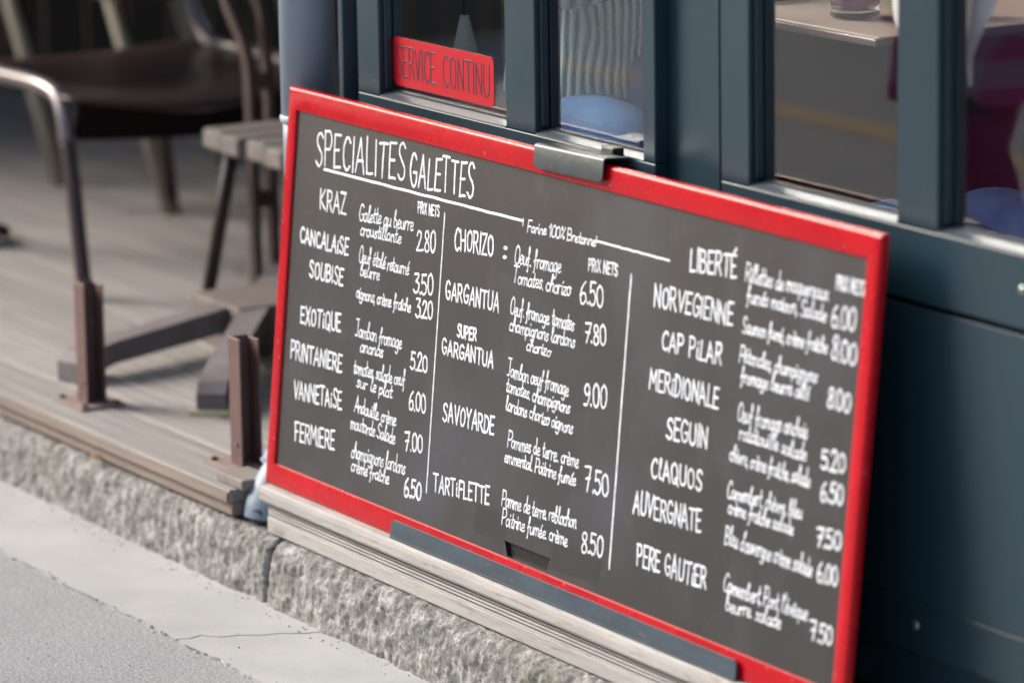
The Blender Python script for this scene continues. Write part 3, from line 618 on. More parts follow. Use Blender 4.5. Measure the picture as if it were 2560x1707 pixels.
TEXTS = [
('heading','SPECIALITES',0.1183,0.6484,0.4697,0.6627,0.0642),
('heading','GALETTES',0.4899,0.6594,0.7228,0.6679,0.0596),
('dish_name','KRAZ',0.1474,0.5654,0.2522,0.5692,0.039),
('price_note','PRiX NETS',0.5267,0.6121,0.6057,0.6159,0.0191),
('dish_description','Galette au beurre',0.3037,0.5658,0.5134,0.5757,0.0293),
('dish_description','croustillante',0.3121,0.5386,0.4701,0.546,0.0248),
('price','2.80',0.5316,0.5424,0.6001,0.5477,0.0375),
('dish_name','CANCALAiSE',0.0758,0.4902,0.2704,0.4932,0.0293),
('dish_description','Oeuf étalé retourné',0.3142,0.4875,0.5073,0.492,0.0279),
('dish_description','beurre',0.3224,0.4619,0.3975,0.4651,0.0241),
('price','3.50',0.5302,0.4632,0.6018,0.4693,0.0354),
('dish_name','SOUBISE',0.1228,0.4298,0.2576,0.4333,0.0307),
('dish_description','oignons, crème fraîche',0.3123,0.4188,0.5234,0.4237,0.0241),
('price','3.20',0.5437,0.4195,0.6064,0.4241,0.0317),
('dish_name','EXOTiQUE',0.099,0.3351,0.2607,0.3439,0.0324),
('dish_description','Jambon fromage',0.3187,0.3473,0.4982,0.35,0.0279),
('dish_description','ananas',0.3415,0.3203,0.4306,0.324,0.0249),
('price','5.20',0.5374,0.3203,0.6005,0.3242,0.031),
('dish_name','PRINTANIERE',0.0672,0.2602,0.274,0.2687,0.0326),
('dish_description','tomates, salade oeuf',0.3222,0.2745,0.5209,0.2841,0.0272),
('dish_description','sur le plat',0.338,0.2517,0.4757,0.2543,0.0242),
('price','6.00',0.5416,0.2446,0.6047,0.2486,0.0325),
('dish_name','VANNETAiSE',0.0906,0.1853,0.2836,0.1978,0.0333),
('dish_description','Andouille. crème',0.3348,0.204,0.4962,0.2055,0.0257),
('dish_description','moutarde Salade',0.3235,0.1693,0.4972,0.171,0.0258),
('price','7.00',0.5368,0.1665,0.6028,0.1736,0.0326),
('dish_name','FERMIERE',0.1056,0.1043,0.2664,0.1152,0.0341),
('dish_description','champignons lardons',0.3335,0.1145,0.543,0.1211,0.0288),
('dish_description','crème fraîche',0.3369,0.0887,0.4854,0.0907,0.025),
('price','6.50',0.5454,0.0808,0.6086,0.0862,0.0327),
('flour_note','Farine 100% Bretonne',0.9197,0.635,1.1493,0.6426,0.0183),
('dish_name','CHORIZO',0.6689,0.5651,0.8083,0.5736,0.0377),
('colon',':',0.841,0.5742,0.8578,0.5753,0.0228),
('dish_description','Oeuf. fromage',0.8837,0.5713,1.0416,0.5783,0.0297),
('dish_description','Tomates. chorizo',0.8813,0.5376,1.0791,0.5423,0.0269),
('price_note','PRiX NETS',1.133,0.598,1.2272,0.6014,0.0207),
('price','6.50',1.1115,0.5371,1.1892,0.5409,0.038),
('dish_name','GARGANTUA',0.6492,0.4713,0.84,0.4773,0.0306),
('dish_description','Oeuf. fromage. tomates',0.8807,0.4803,1.0991,0.4852,0.027),
('dish_description','champignons lardons',0.882,0.4507,1.1058,0.4559,0.0249),
('dish_description','chorizo',0.9444,0.4252,1.0271,0.4268,0.0212),
('price','7.80',1.137,0.4725,1.2066,0.4765,0.0345),
('dish_name','SUPER',0.7006,0.408,0.7685,0.4127,0.021),
('dish_name','GARGANTUA',0.6498,0.3682,0.8342,0.374,0.0263),
('dish_description','Jambon oeuf fromage',0.8847,0.3689,1.0961,0.3703,0.027),
('dish_description','tomates. champignons',0.8844,0.3397,1.1057,0.3393,0.0242),
('dish_description','lardons chorizo oignons',0.8889,0.307,1.1198,0.3055,0.0242),
('price','9.00',1.1493,0.3642,1.223,0.368,0.0394),
('dish_name','SAVOYARDE',0.6692,0.2476,0.8535,0.2543,0.0321),
('dish_description','Pommes de terre.. crème',0.9033,0.2432,1.1462,0.2507,0.0263),
('dish_description','emmental. Poitrine fumée',0.8974,0.2143,1.1415,0.217,0.0242),
('price','7.50',1.174,0.2149,1.2501,0.2201,0.0401),
('dish_name','TARTiFLETTE',0.6526,0.1116,0.8537,0.1271,0.0308),
('dish_description','Pomme de terre. reblochon',0.8978,0.1345,1.1537,0.1431,0.0271),
('dish_description','Poitrine fumée. crème',0.9024,0.1009,1.1284,0.1066,0.0257),
('price','8.50',1.1767,0.1079,1.2467,0.1115,0.0374),
('dish_name','LIBERTÉ',1.4517,0.647,1.5905,0.6543,0.0372),
('dish_description','Rillettes de maquereaux',1.6174,0.6548,1.8554,0.6586,0.0273),
('price_note','PRiX NETS',1.8757,0.6815,1.9519,0.6824,0.0214),
('dish_description','fumés maison, Salade',1.6263,0.6207,1.854,0.6247,0.0247),
('price','6.00',1.8697,0.6212,1.9352,0.622,0.0354),
('dish_name','NORVEGIENNE',1.3497,0.5709,1.5897,0.575,0.035),
('dish_description','Saumon fumé, crème fraîche',1.6205,0.5684,1.8649,0.576,0.0248),
('price','8.00',1.8771,0.569,1.945,0.5684,0.0354),
('dish_name','CAP PiLAR',1.3834,0.5015,1.5645,0.5053,0.0322),
('dish_description','Pétoncles, champignons',1.6178,0.5198,1.8424,0.5233,0.0248),
('dish_description','fromage beurre aillé',1.6272,0.4867,1.8246,0.4927,0.0248),
('price','8.00',1.8767,0.4923,1.9392,0.4923,0.0317),
('dish_name','MERiDIONALE',1.3542,0.4292,1.5663,0.4321,0.0337),
('dish_description','Oeuf fromage anchois',1.6267,0.4223,1.8295,0.4308,0.0288),
('dish_description','ratatouille salade',1.6354,0.3944,1.8304,0.3949,0.0248),
('dish_name','SEGUIN',1.4183,0.355,1.5435,0.3604,0.0349),
('price','5.20',1.8753,0.3911,1.9397,0.3951,0.0305),
('dish_description','chèvre, crème fraîche, salade',1.6123,0.3537,1.8465,0.354,0.0262),
('price','6.50',1.8804,0.3391,1.9409,0.3437,0.0305),
('dish_name','ClAQUOS',1.38,0.2807,1.5365,0.2874,0.0324),
('dish_description','Camembert, chèvre, bleu',1.6139,0.2912,1.8314,0.2987,0.0263),
('dish_description','crème fraîche salade',1.6198,0.2661,1.811,0.2691,0.0237),
('price','7.50',1.8783,0.2653,1.9452,0.2702,0.0306),
('dish_name','AUVERGNATE',1.3335,0.2094,1.5438,0.2179,0.0367),
('dish_description',"Bleu d'auvergne crème salade",1.6176,0.2132,1.8722,0.2127,0.029),
('price','6.00',1.8886,0.209,1.9445,0.212,0.0306),
('dish_name','PERE GAUTiER',1.3572,0.1221,1.5713,0.1267,0.0367),
('dish_description',"Camembert, Pont l'évêque",1.6237,0.1354,1.8694,0.1396,0.0277),
('dish_description','beurre. salade',1.6351,0.1053,1.7977,0.1095,0.025),
('price','7.50',1.8841,0.1121,1.9425,0.1154,0.0307),
]
WID = {'heading': .0062, 'dish_name': .0058, 'price': .0056, 'dish_description': .0041, 'price_note': .0044, 'flour_note': .0038, 'colon': .0036}
for (kind, s, u0, v0, u1, v1, h) in TEXTS:
    w = WID[kind]
    write(kind, s, u0, v0, u1, v1, h, w, PB, M['chalk'], board, jit=0.30, gap=(1.5 if kind in ('heading', 'dish_name', 'price_note') else (0.9 if kind == 'price' else 0.35)), script=(kind in ('dish_description', 'flour_note')))
def line(name, a, b_, w):
    n = 60; bm = bmesh.new(); pts = [(a[0] + (b_[0] - a[0]) * i / n + 0.0007 * noise.noise((i * .3, 1, 0)), a[1] + (b_[1] - a[1]) * i / n + 0.0009 * noise.noise((i * .25, 7, 0))) for i in range(n + 1)]
    ribbon(bm, pts, w, PB, 0.0004); return link(name, finish(bm, M['chalk'], False, name), board)
line('underline', (0.155, 0.6431), (0.9036, 0.6507), 0.0062); line('underline', (1.1547, 0.6514), (1.3862, 0.6526), 0.0048)
line('column_line', (0.6253, 0.6247), (0.6273, 0.1043), 0.0052); line('column_line', (1.2714, 0.6103), (1.2709, 0.098), 0.0062)
line('underline', (0.9036, 0.655), (0.9036, 0.643), 0.004); line('underline', (1.152, 0.659), (1.152, 0.648), 0.004)

# steel angle on the ledge in front of the board
pl_ = [(0.5265, 0.002)] + [(0.5265 + 0.010 - 0.010 * math.cos(a), 0.0335 - 0.010 + 0.010 * math.sin(a)) for a in [0, .4, .8, 1.2, 1.57]] + [(1.690, 0.0335), (1.696, 0.031), (1.699, 0.026), (1.699, 0.002)]
angle = thing('steel_angle', 'long flat blue grey steel strip fixed to the ledge in front of the red frame', 'steel strip', (1.1, -0.008, 0.0))
o = bprism('upright_flange', pl_, 0.0045, 0.0085, M['steel'], angle)
box('foot_flange', (0.53, -0.0115, 0.0008), (1.697, -0.0092, 0.0030), M['steel'], angle)

# clip hooked over the top of the board
clip = thing('hook_clip', 'worn grey metal clip hooked over the top of the red frame', 'clip', (1.06, 0.09, 0.787))
def bend(u): return 0.002
poly = [(0.0100, -0.034), (0.0100, 0.0035), (0.0085, 0.0075), (0.0045, 0.0095), (-0.0420, 0.0095), (-0.0460, 0.0075), (-0.0475, 0.0035), (-0.0475, -0.020),
        (-0.0450, -0.020), (-0.0450, 0.003), (-0.0430, 0.0062), (-0.040, 0.0068), (0.004, 0.0068), (0.0065, 0.0055), (0.0074, 0.003), (0.0074, -0.034)]
bm = bmesh.new(); R = []
for i in range(25):
    t = i / 24; u = 0.948 + 0.231 * t; row = []
    for h, v in poly:
        cut = 0.0
        if v < -0.03: cut = 0.006 * max(0, 1 - t / 0.06) ** 2 + 0.006 * max(0, 1 - (1 - t) / 0.06) ** 2
        lift = 0.004 * t
        row.append(bm.verts.new(B(u, 0.787 + v + cut + lift * (1 if v > -0.03 else 0.9), h)))
    R.append(row)
k = len(poly)
for i in range(24):
    for j in range(k): bm.faces.new((R[i][j], R[i][(j + 1) % k], R[i + 1][(j + 1) % k], R[i + 1][j]))
bm.faces.new(R[0]); bm.faces.new(R[-1][::-1])
me = finish(bm, M['clip'], True, 'hook'); me.set_sharp_from_angle(angle=math.radians(45)); link('hook_plate', me, clip)
box('stop_block', (1.085, 0.122, 0.786), (1.125, 0.146, 0.801), M['black'], clip, 0.002)
bm = bmesh.new(); add_tube(bm, [(1.072, 0.138, 0.789), (1.072, 0.138, 0.8005)], 0.0062, 8); link('bolt', finish(bm, M['screw'], name='bolt'), clip)

# sticker on the first window
def rrect(x0, z0, x1, z1, r, n=6):
    out = []
    for cx, cz, a0 in ((x1 - r, z1 - r, 0), (x0 + r, z1 - r, 90), (x0 + r, z0 + r, 180), (x1 - r, z0 + r, 270)):
        for i in range(n + 1): a = math.radians(a0 + 90 * i / n); out.append((cx + r * math.cos(a), cz + r * math.sin(a)))
    return out
st = thing('window_sticker', 'red rounded sticker reading SERVICE CONTINU on the leftmost window pane', 'sticker', (0.404, YW + 0.0385, 0.80))
prism('sticker_sheet', rrect(0.2468, 0.807, 0.627, 0.9000, 0.013), 'y', YW + 0.0249, YW + 0.0256, M['sticker_red'], st)
PS = lambda u, v, h: Vector((u, YW + 0.0247 - h * 0.6, v))
def deco(name, text, u0, v0, u1, h, w):
    write(name, text, u0, v0, u1, v0, h, w, PS, M['ink'], st, jit=0.0, gap=1.3)
deco('word_service', 'SERVICE', 0.262, 0.825, 0.408, 0.058, 0.0046)
deco('word_continu', 'CONTINU', 0.438, 0.825, 0.611, 0.058, 0.0046)

# ================================================================== DOWNPIPE
pp = thing('downpipe', 'pale blue grey round downpipe at the left corner of the shopfront', 'downpipe', (-0.055, YW, -0.1))
tube('pipe', [(-0.055, YW, 2.4), (-0.055, YW, 0.706)], 0.0555, M['pipe'], pp, 32)
path = catmull([(-0.055, YW, 0.71), (-0.055, YW, 0.20), (-0.055, YW - 0.002, 0.10), (-0.053, YW - 0.03, 0.035), (-0.050, 0.07, -0.015), (-0.046, 0.040, -0.062), (-0.045, 0.034, -0.088)], 8)
tube('pipe', path, 0.053, mat('shoe_paint', (0.17, 0.24, 0.31), 0.5, var=0.2), pp, 32)
tube('pipe_joint', [(-0.055, YW, 0.700), (-0.055, YW, 0.703), (-0.055, YW, 0.712), (-0.055, YW, 0.715)], [0.0555, 0.0585, 0.0585, 0.0555], M['pipe'], pp, 32)
# flared collar where the shoe starts
path = [(-0.054, YW - 0.050, 0.036), (-0.052, 0.086, 0.006), (-0.051, 0.080, -0.002)]
tube('shoe_collar', path, [0.054, 0.062, 0.064], mat('white_enamel', (0.50, 0.57, 0.65), 0.4, vcol=(0.26, 0.37, 0.50), vscale=14), pp, 28)
tube('shoe_cap', [(-0.030, 0.012, -0.070), (-0.026, -0.001, -0.075), (-0.024, -0.006, -0.077)], [0.020, 0.021, 0.017], M['rubber'], pp, 20)

# ================================================================== TERRACE THINGS
# two channel posts bolted to the deck
def channel_post(loc, label):
    t = thing('channel_post', label, 'post', loc, 'cut brown channel posts on the deck edge')
    w, d, h, th = 0.050, 0.047, 0.270, 0.0045
    # two flanges parallel to the street joined by a web on the far side
    box('front_flange', (loc[0], loc[1], loc[2] + .006), (loc[0] + w, loc[1] + th, loc[2] + h), M['post'], t, .001)
    box('rear_flange', (loc[0], loc[1] + d - th, loc[2] + .006), (loc[0] + w, loc[1] + d, loc[2] + h - 0.004), M['post'], t, .001)
    box('web', (loc[0] + .0002, loc[1] + th, loc[2] + .006), (loc[0] + th, loc[1] + d - th, loc[2] + h - 0.001), M['post'], t)
    box('base_plate', (loc[0] - 0.065, loc[1] - 0.030, loc[2]), (loc[0] + w + 0.035, loc[1] + d + 0.03, loc[2] + 0.006), M['plate'], t, .001)
    for (dx, dy) in ((-0.045, -0.015), (0.07, -0.015), (-0.045, 0.062), (0.07, 0.062)):
        bm = bmesh.new(); add_tube(bm, [(loc[0] + dx, loc[1] + dy, loc[2] + .006), (loc[0] + dx, loc[1] + dy, loc[2] + .012)], 0.007, 6); link('bolt', finish(bm, M['dark_metal'], name='bolt'), t)
    for hz in (0.050,):
        bm = bmesh.new(); add_tube(bm, [(loc[0] + 0.028, loc[1] - 0.001, loc[2] + hz), (loc[0] + 0.028, loc[1] - 0.0035, loc[2] + hz)], 0.0042, 10); link('rivet', finish(bm, M['screw'], name='rivet'), t)
    return t
channel_post((-0.275, 0.066, ZD + .001), 'red brown channel post on the deck right beside the menu board')
channel_post((-0.998, 0.060, ZD + .001), 'brown channel post on the deck edge in front of the armchair leg')
tag(box('wood_offcut', (-0.175, -0.018, ZD + 0.001 - 0.0), (-0.062, 0.055, ZD + 0.022), M['bench'], None, 0.003), 'small grey wood offcut lying on the deck corner under the post', 'wood block')
bpy.data.objects['wood_offcut'].location.z += 0.0

# brown resin armchair (faces +X)
ch = thing('armchair', 'dark brown resin armchair with curved seat at upper left', 'armchair', (-2.45, 0.93, ZD))
bm = bmesh.new(); nu, nv = 18, 26; R = []
for i in range(nu + 1):
    s = i / nu; row = []
    for j in range(nv + 1):
        t = j / nv; y = 0.60 + 0.70 * t
        x = -2.95 + (0.80 + 0.06 * math.sin(math.pi * t)) * s
        z = 0.452 - 0.034 * math.sin(math.pi * t) ** 1.3 * (0.35 + 0.65 * math.sin(math.pi * min(1, s * 1.05))) - 0.03 * max(0, s - 0.86) / 0.14 * math.sin(math.pi * t)
        row.append((x, y, z))
    R.append(row)
top = [[bm.verts.new(p) for p in row] for row in R]; bot = [[bm.verts.new((p[0], p[1], p[2] - 0.008)) for p in row] for row in R]
for i in range(nu):
    for j in range(nv):
        bm.faces.new((top[i][j], top[i + 1][j], top[i + 1][j + 1], top[i][j + 1])); bm.faces.new((bot[i][j], bot[i][j + 1], bot[i + 1][j + 1], bot[i + 1][j]))
for i in range(nu):
    bm.faces.new((top[i][0], bot[i][0], bot[i + 1][0], top[i + 1][0])); bm.faces.new((top[i][nv], top[i + 1][nv], bot[i + 1][nv], bot[i][nv]))
for j in range(nv):
    bm.faces.new((top[0][j], top[0][j + 1], bot[0][j + 1], bot[0][j])); bm.faces.new((top[nu][j], bot[nu][j], bot[nu][j + 1], top[nu][j + 1]))
link('seat', finish(bm, M['brown_plastic'], True, 'seat'), ch)
# front apron under the seat edge
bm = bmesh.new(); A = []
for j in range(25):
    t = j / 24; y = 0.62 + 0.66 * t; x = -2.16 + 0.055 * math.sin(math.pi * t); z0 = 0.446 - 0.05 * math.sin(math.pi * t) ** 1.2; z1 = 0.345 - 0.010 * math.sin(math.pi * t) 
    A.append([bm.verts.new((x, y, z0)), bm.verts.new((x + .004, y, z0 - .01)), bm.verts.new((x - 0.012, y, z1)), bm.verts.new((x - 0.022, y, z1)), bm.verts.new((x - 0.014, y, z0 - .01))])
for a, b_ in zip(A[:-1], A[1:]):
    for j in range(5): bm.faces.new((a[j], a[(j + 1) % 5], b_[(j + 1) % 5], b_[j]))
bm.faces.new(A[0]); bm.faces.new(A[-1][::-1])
link('apron', finish(bm, M['resin_shaded'], False, 'apron'), ch)
tube('side_rim', catmull([(-2.98, 0.60, 0.452), (-2.70, 0.60, 0.462), (-2.45, 0.605, 0.466), (-2.32, 0.608, 0.462), (-2.25, 0.610, 0.445), (-2.205, 0.604, 0.405), (-2.175, 0.597, 0.34)], 6), 0.021, M['brown_rim_lit'], ch, 14)
tube('leg', catmull([(-2.180, 0.598, 0.35), (-2.14, 0.592, 0.24), (-2.10, 0.585, 0.10), (-2.065, 0.58, ZD)], 5), 0.0195, M['brown_plastic'], ch, 12)
tube('side_rim', catmull([(-2.95, 1.31, 0.80), (-2.92, 1.30, 0.68), (-2.88, 1.29, 0.56), (-2.83, 1.29, 0.50), (-2.76, 1.29, 0.466), (-2.66, 1.31, 0.462), (-2.40, 1.30, 0.462), (-2.26, 1.30, 0.445), (-2.21, 1.30, 0.38)], 6), 0.020, M['brown_rim_lit'], ch, 14)
tube('leg', [(-2.21, 1.30, 0.39), (-2.16, 1.31, ZD)], 0.0175, M['brown_plastic'], ch, 12)
tube('leg', [(-2.95, 0.62, 0.445), (-3.05, 0.60, ZD)], 0.0175, M['brown_plastic'], ch, 12)
tube('leg', [(-2.93, 1.20, 0.445), (-3.06, 1.31, ZD)], 0.0175, M['brown_plastic'], ch, 12)
# back: lower rail and shell above
tube('back_rail', catmull([(-3.00, 0.585, 0.47), (-3.01, 0.59, 0.56), (-3.03, 0.64, 0.630), (-3.06, 0.74, 0.668), (-3.10, 0.95, 0.682), (-3.08, 1.15, 0.675), (-3.01, 1.27, 0.66), (-2.94, 1.295, 0.655)], 6), 0.022, M['brown_rim_lit'], ch, 14)
bm = bmesh.new(); A = []
for j in range(17):
    t = j / 16; y = 0.60 + 0.80 * t; b0 = -3.02 - 0.09 * math.sin(math.pi * t)
    A.append([bm.verts.new((b0 - 0.10 * s_, y, 0.66 + 0.28 * s_)) for s_ in (0, .25, .5, .75, 1)] + [bm.verts.new((b0 - 0.012 - 0.10 * s_, y, 0.66 + 0.28 * s_)) for s_ in (1, .75, .5, .25, 0)])
for a, b_ in zip(A[:-1], A[1:]):
    for j in range(10): bm.faces.new((a[j], a[(j + 1) % 10], b_[(j + 1) % 10], b_[j]))
bm.faces.new(A[0]); bm.faces.new(A[-1][::-1])
link('backrest', finish(bm, M['brown_plastic'], True, 'backrest'), ch)

# slatted wooden bench with dark legs
bn = thing('slatted_bench', 'grey wooden slatted bench with dark metal legs behind the menu board', 'bench', (-1.3, 1.2, ZD))
for k in range(6):
    x0 = -1.735 + k * 0.112
    box('slat', (x0, 0.745 - 0.012 * (k % 2), 0.372), (x0 + 0.094, 1.75, 0.420), M['bench'], bn, 0.009, 2)
box('cross_rail', (-1.72, 0.86, 0.345), (-1.09, 0.90, 0.3715), M['dark_metal'], bn); box('cross_rail', (-1.72, 1.58, 0.345), (-1.09, 1.62, 0.3715), M['dark_metal'], bn)
for a, b_ in (((-1.685, 0.80, 0.372), (-1.845, 0.80, ZD + .002)), ((-1.12, 0.88, 0.35), (-1.02, 0.80, ZD + .002)), ((-1.69, 1.60, 0.35), (-1.80, 1.68, ZD + .002)), ((-1.12, 1.60, 0.35), (-1.02, 1.68, ZD + .002))):
    tube('leg', [a, b_], 0.0165, M['dark_metal'], bn, 12)

# parasol with twin-bar mast on a heavy cross foot
ps = thing('parasol', 'brown parasol with a curved mast of paired flat bars rising behind the slatted bench', 'parasol', (-1.86, 0.96, ZD))
foot = thing('cross_stand', 'heavy grey steel cross stand lying on the deck behind the channel posts', 'stand', (-1.375, 0.71, ZD))
MA = M['mast']
def flat(name, pts, w, th, m, parent, axis=(1, 0, 0)):
    bm = bmesh.new(); R = []; ax = Vector(axis); pts = [Vector(p) for p in pts]
    for i, p in enumerate(pts):
        t = (pts[min(i + 1, len(pts) - 1)] - pts[max(i - 1, 0)]).normalized(); s = (ax - t * ax.dot(t)).normalized(); q = t.cross(s)
        R.append([bm.verts.new(p + s * a * w / 2 + q * c * th / 2) for a, c in ((-1, -1), (1, -1), (1, 1), (-1, 1))])
    for a, b_ in zip(R[:-1], R[1:]):
        for j in range(4): bm.faces.new((a[j], a[(j + 1) % 4], b_[(j + 1) % 4], b_[j]))
    bm.faces.new(R[0][::-1]); bm.faces.new(R[-1]); return link(name, finish(bm, m, False, name), parent)
for yy, q in ((0.945, 0), (0.995, 1)):
    low = [(-1.862, yy, ZD + .008), (-1.862, yy, 0.15), (-1.865, yy, 0.30), (-1.868, yy, 0.43), (-1.874, yy, 0.53)]
    pts = catmull(low + ([(-1.906, yy, 0.597), (-1.982, yy, 0.685)] if q == 0 else [(-1.886, yy, 0.606), (-1.915, yy, 0.688)]) + [(-2.06, 0.96 + .03 * q, 0.80), (-2.20, 0.96 + .03 * q, 1.05), (-2.30, 0.96 + .03 * q, 1.55), (-2.34, 0.96 + .03 * q, 2.35)], 5)
    flat('mast_bar', pts, 0.020, 0.030, MA, ps, (0, 1, 0))
for zz in (0.498, 0.209):
    box('spacer', (-1.878, 0.9555, zz - 0.020), (-1.852, 0.9845, zz + 0.020), M['mast'], ps)
box('base_plate', (-1.95, 0.86, ZD + .001), (-1.77, 1.08, ZD + .008), M['mast'], ps)
# canopy above the terrace, well out of the picture: shades the far part of the deck
cx, cy, cz = -4.6, 1.6, 2.42; bm = bmesh.new(); apex = bm.verts.new((cx, cy, cz + 0.55)); rim = [bm.verts.new((cx + 2.5 * sx_, cy + 2.2 * sy_, cz)) for sx_, sy_ in ((-1, -1), (0, -1), (1, -1), (1, 0), (1, 1), (0, 1), (-1, 1), (-1, 0))]
low = [bm.verts.new((v.co.x, v.co.y, v.co.z - 0.12)) for v in rim]
for j in range(8): bm.faces.new((apex, rim[j], rim[(j + 1) % 8])); bm.faces.new((rim[j], rim[(j + 1) % 8], low[(j + 1) % 8], low[j]))
link('canopy', finish(bm, mat('brown_canvas', (0.075, 0.05, 0.038), 0.9), name='canopy'), ps)
tube('boom', [(-2.34, 0.97, 2.35), (-2.6, 0.9, 2.66), (cx, cy, 2.98)], 0.03, MA, ps)
# foot: hub and sloping arms
box('hub', (-1.50, 0.585, ZD + .001), (-1.25, 0.835, 0.078), M['base_top'], foot, 0.006, 2)
def arm(tip, w=0.064, z_in=0.078, z_out=0.030):
    c = Vector((-1.375, 0.71, 0)); t = Vector((tip[0], tip[1], 0)); d = (t - c).normalized(); s = Vector((-d.y, d.x, 0)) * w / 2; L_ = (t - c).length
    bm = bmesh.new(); R = []
    for k_, zt, th in ((0.10, z_in - .002, .058), (L_ - 0.12, z_out + .020, .050), (L_ - 0.03, z_out + .008, .056), (L_, z_out - .012, .045)):
        p = c + d * k_
        R.append([bm.verts.new((p.x + s.x, p.y + s.y, zt)), bm.verts.new((p.x - s.x, p.y - s.y, zt)), bm.verts.new((p.x - s.x, p.y - s.y, max(zt - th, ZD + .002))), bm.verts.new((p.x + s.x, p.y + s.y, max(zt - th, ZD + .002)))])
    for a, b_ in zip(R[:-1], R[1:]):
        for j in range(4): bm.faces.new((a[j], a[(j + 1) % 4], b_[(j + 1) % 4], b_[j]))
    bm.faces.new(R[0][::-1]); bm.faces.new(R[-1]); return link('arm', finish(bm, M['base'], False, 'arm'), foot)
arm((-1.20, 0.13)); arm((-0.72, 0.245)); arm((-1.98, 1.10)); arm((-0.95, 1.15))
box('yellow_strip', (-0.765, 0.236, ZD + .0005), (-0.675, 0.243, ZD + 0.013), M['yellow_tape'], foot, mtx=Matrix.Translation((-0.72, 0.2395, 0)) @ Matrix.Rotation(math.radians(54.6), 4, 'Z') @ Matrix.Translation((0.72, -0.2395, 0)))

# beige framed folding chairs farther back
def folding_chair(loc, label):
    t = thing('folding_chair', label, 'folding chair', loc, 'beige framed folding chairs at the back of the terrace')
    x, y, _ = loc
    for dy in (0.0, 0.52):
        tube('front_leg', [(x, y + dy, ZD), (x - 0.42, y - 0.015 + dy, 0.72)], 0.021, M['beige'], t, 10)
        tube('rear_leg', [(x - 0.10, y + 0.055 + dy, ZD + .001), (x - 0.45, y + 0.045 + dy, 0.60)], 0.018, M['dark_metal'], t, 10)
    box('seat', (x - 0.62, y - 0.03, 0.52), (x - 0.22, y + 0.58, 0.55), M['screen'], t, 0.004)
    box('backrest', (x - 0.78, y - 0.02, 0.62), (x - 0.74, y + 0.55, 0.95), M['screen'], t, 0.004)
folding_chair((-3.64, 1.24, ZD), 'beige legged folding chair behind the armchair leg at far left')
folding_chair((-3.04, 1.29, ZD), 'beige legged folding chair whose leg shows under the armchair seat')
# dark pedestal table cut by the left edge
tb = thing('pedestal_table', 'dark pedestal table leg with flared foot at the left picture edge', 'table', (-2.93, 0.68, ZD))
tube('column', [(-2.95, 0.66, 0.68), (-2.95, 0.66, -0.0)], 0.018, M['dark_metal'], tb, 14)
for a in (0.2, 1.77, 3.34, 4.91):
    tube('foot', catmull([(-2.95, 0.66, 0.05), (-2.95 + .06 * math.cos(a), 0.66 + .06 * math.sin(a), 0.012), (-2.95 + .12 * math.cos(a), 0.66 + .12 * math.sin(a), ZD + .012)], 4), 0.017, M['dark_metal'], tb, 8)
lathe('table_top', [(0, 0.68), (0.27, 0.68), (0.28, 0.69), (0.28, 0.70), (0, 0.705)], (-2.95, 0.66, 0), M['dark_metal'], tb)
# dark timber screen closing the terrace at the back
sc = thing('timber_screen', 'dark brown timber screen closing off the back of the terrace', 'screen', (-5.6, 2.2, ZD))
y = -0.03; k = 0
while y < 3.9:
    box('screen_board', (-5.62 - 0.004 * (k % 2), y, ZD + .002), (-5.59 - 0.004 * (k % 2), y + 0.145, 2.2), M['screen'], sc, 0.003); y += 0.152; k += 1

# ================================================================== STREET SIDE SEEN IN THE GLASS
setting(box('road_line', (-60, -4.07, ZS - 0.0045), (60, -3.93, ZS - 0.002), M['yellow']))
# ================================================================== PEOPLE
def skin(name, nodes, edges, m, parent, sub=2, root=0, mtx=None, cut=None):
    """one continuous surface grown on a skeleton: nodes {key: (x, y, z, radius[, radius_y])}"""
    keys = list(nodes); me = bpy.data.meshes.new(name)
    me.from_pydata([nodes[k][:3] for k in keys], [(keys.index(a), keys.index(b_)) for a, b_ in edges], []); 
    o = bpy.data.objects.new(name, me); COL.objects.link(o)
    md = o.modifiers.new('s', 'SKIN'); md.use_smooth_shade = True
    sd = o.modifiers.new('d', 'SUBSURF'); sd.levels = sub; sd.render_levels = sub
    for i, k in enumerate(keys):
        r = nodes[k][3]; r2 = nodes[k][4] if len(nodes[k]) > 4 else r
        me.skin_vertices[0].data[i].radius = (r, r2); me.skin_vertices[0].data[i].use_root = (i == root)
    dg = bpy.context.evaluated_depsgraph_get(); dg.update()
    nm = bpy.data.meshes.new_from_object(o.evaluated_get(dg)); bpy.data.objects.remove(o); bpy.data.meshes.remove(me)
    if mtx is not None: nm.transform(mtx)
    if cut is not None:      # clean hem
        bm = bmesh.new(); bm.from_mesh(nm); bmesh.ops.bisect_plane(bm, geom=bm.verts[:] + bm.edges[:] + bm.faces[:], plane_co=(0, 0, cut), plane_no=(0, 0, 1), clear_inner=True); bm.to_mesh(nm); bm.free()
    nm.materials.clear(); nm.materials.append(m)
    for p in nm.polygons: p.use_smooth = True
    return link(name, nm, parent)
def ball(name, c, r, m, parent, seg=16, mtx=None):
    bm = bmesh.new(); X = Matrix.Translation(c) @ Matrix.Diagonal((*r, 1))
    bmesh.ops.create_uvsphere(bm, u_segments=seg, v_segments=seg // 2 + 2, radius=1, matrix=(mtx @ X) if mtx is not None else X)
    return link(name, finish(bm, m, True, name), parent)
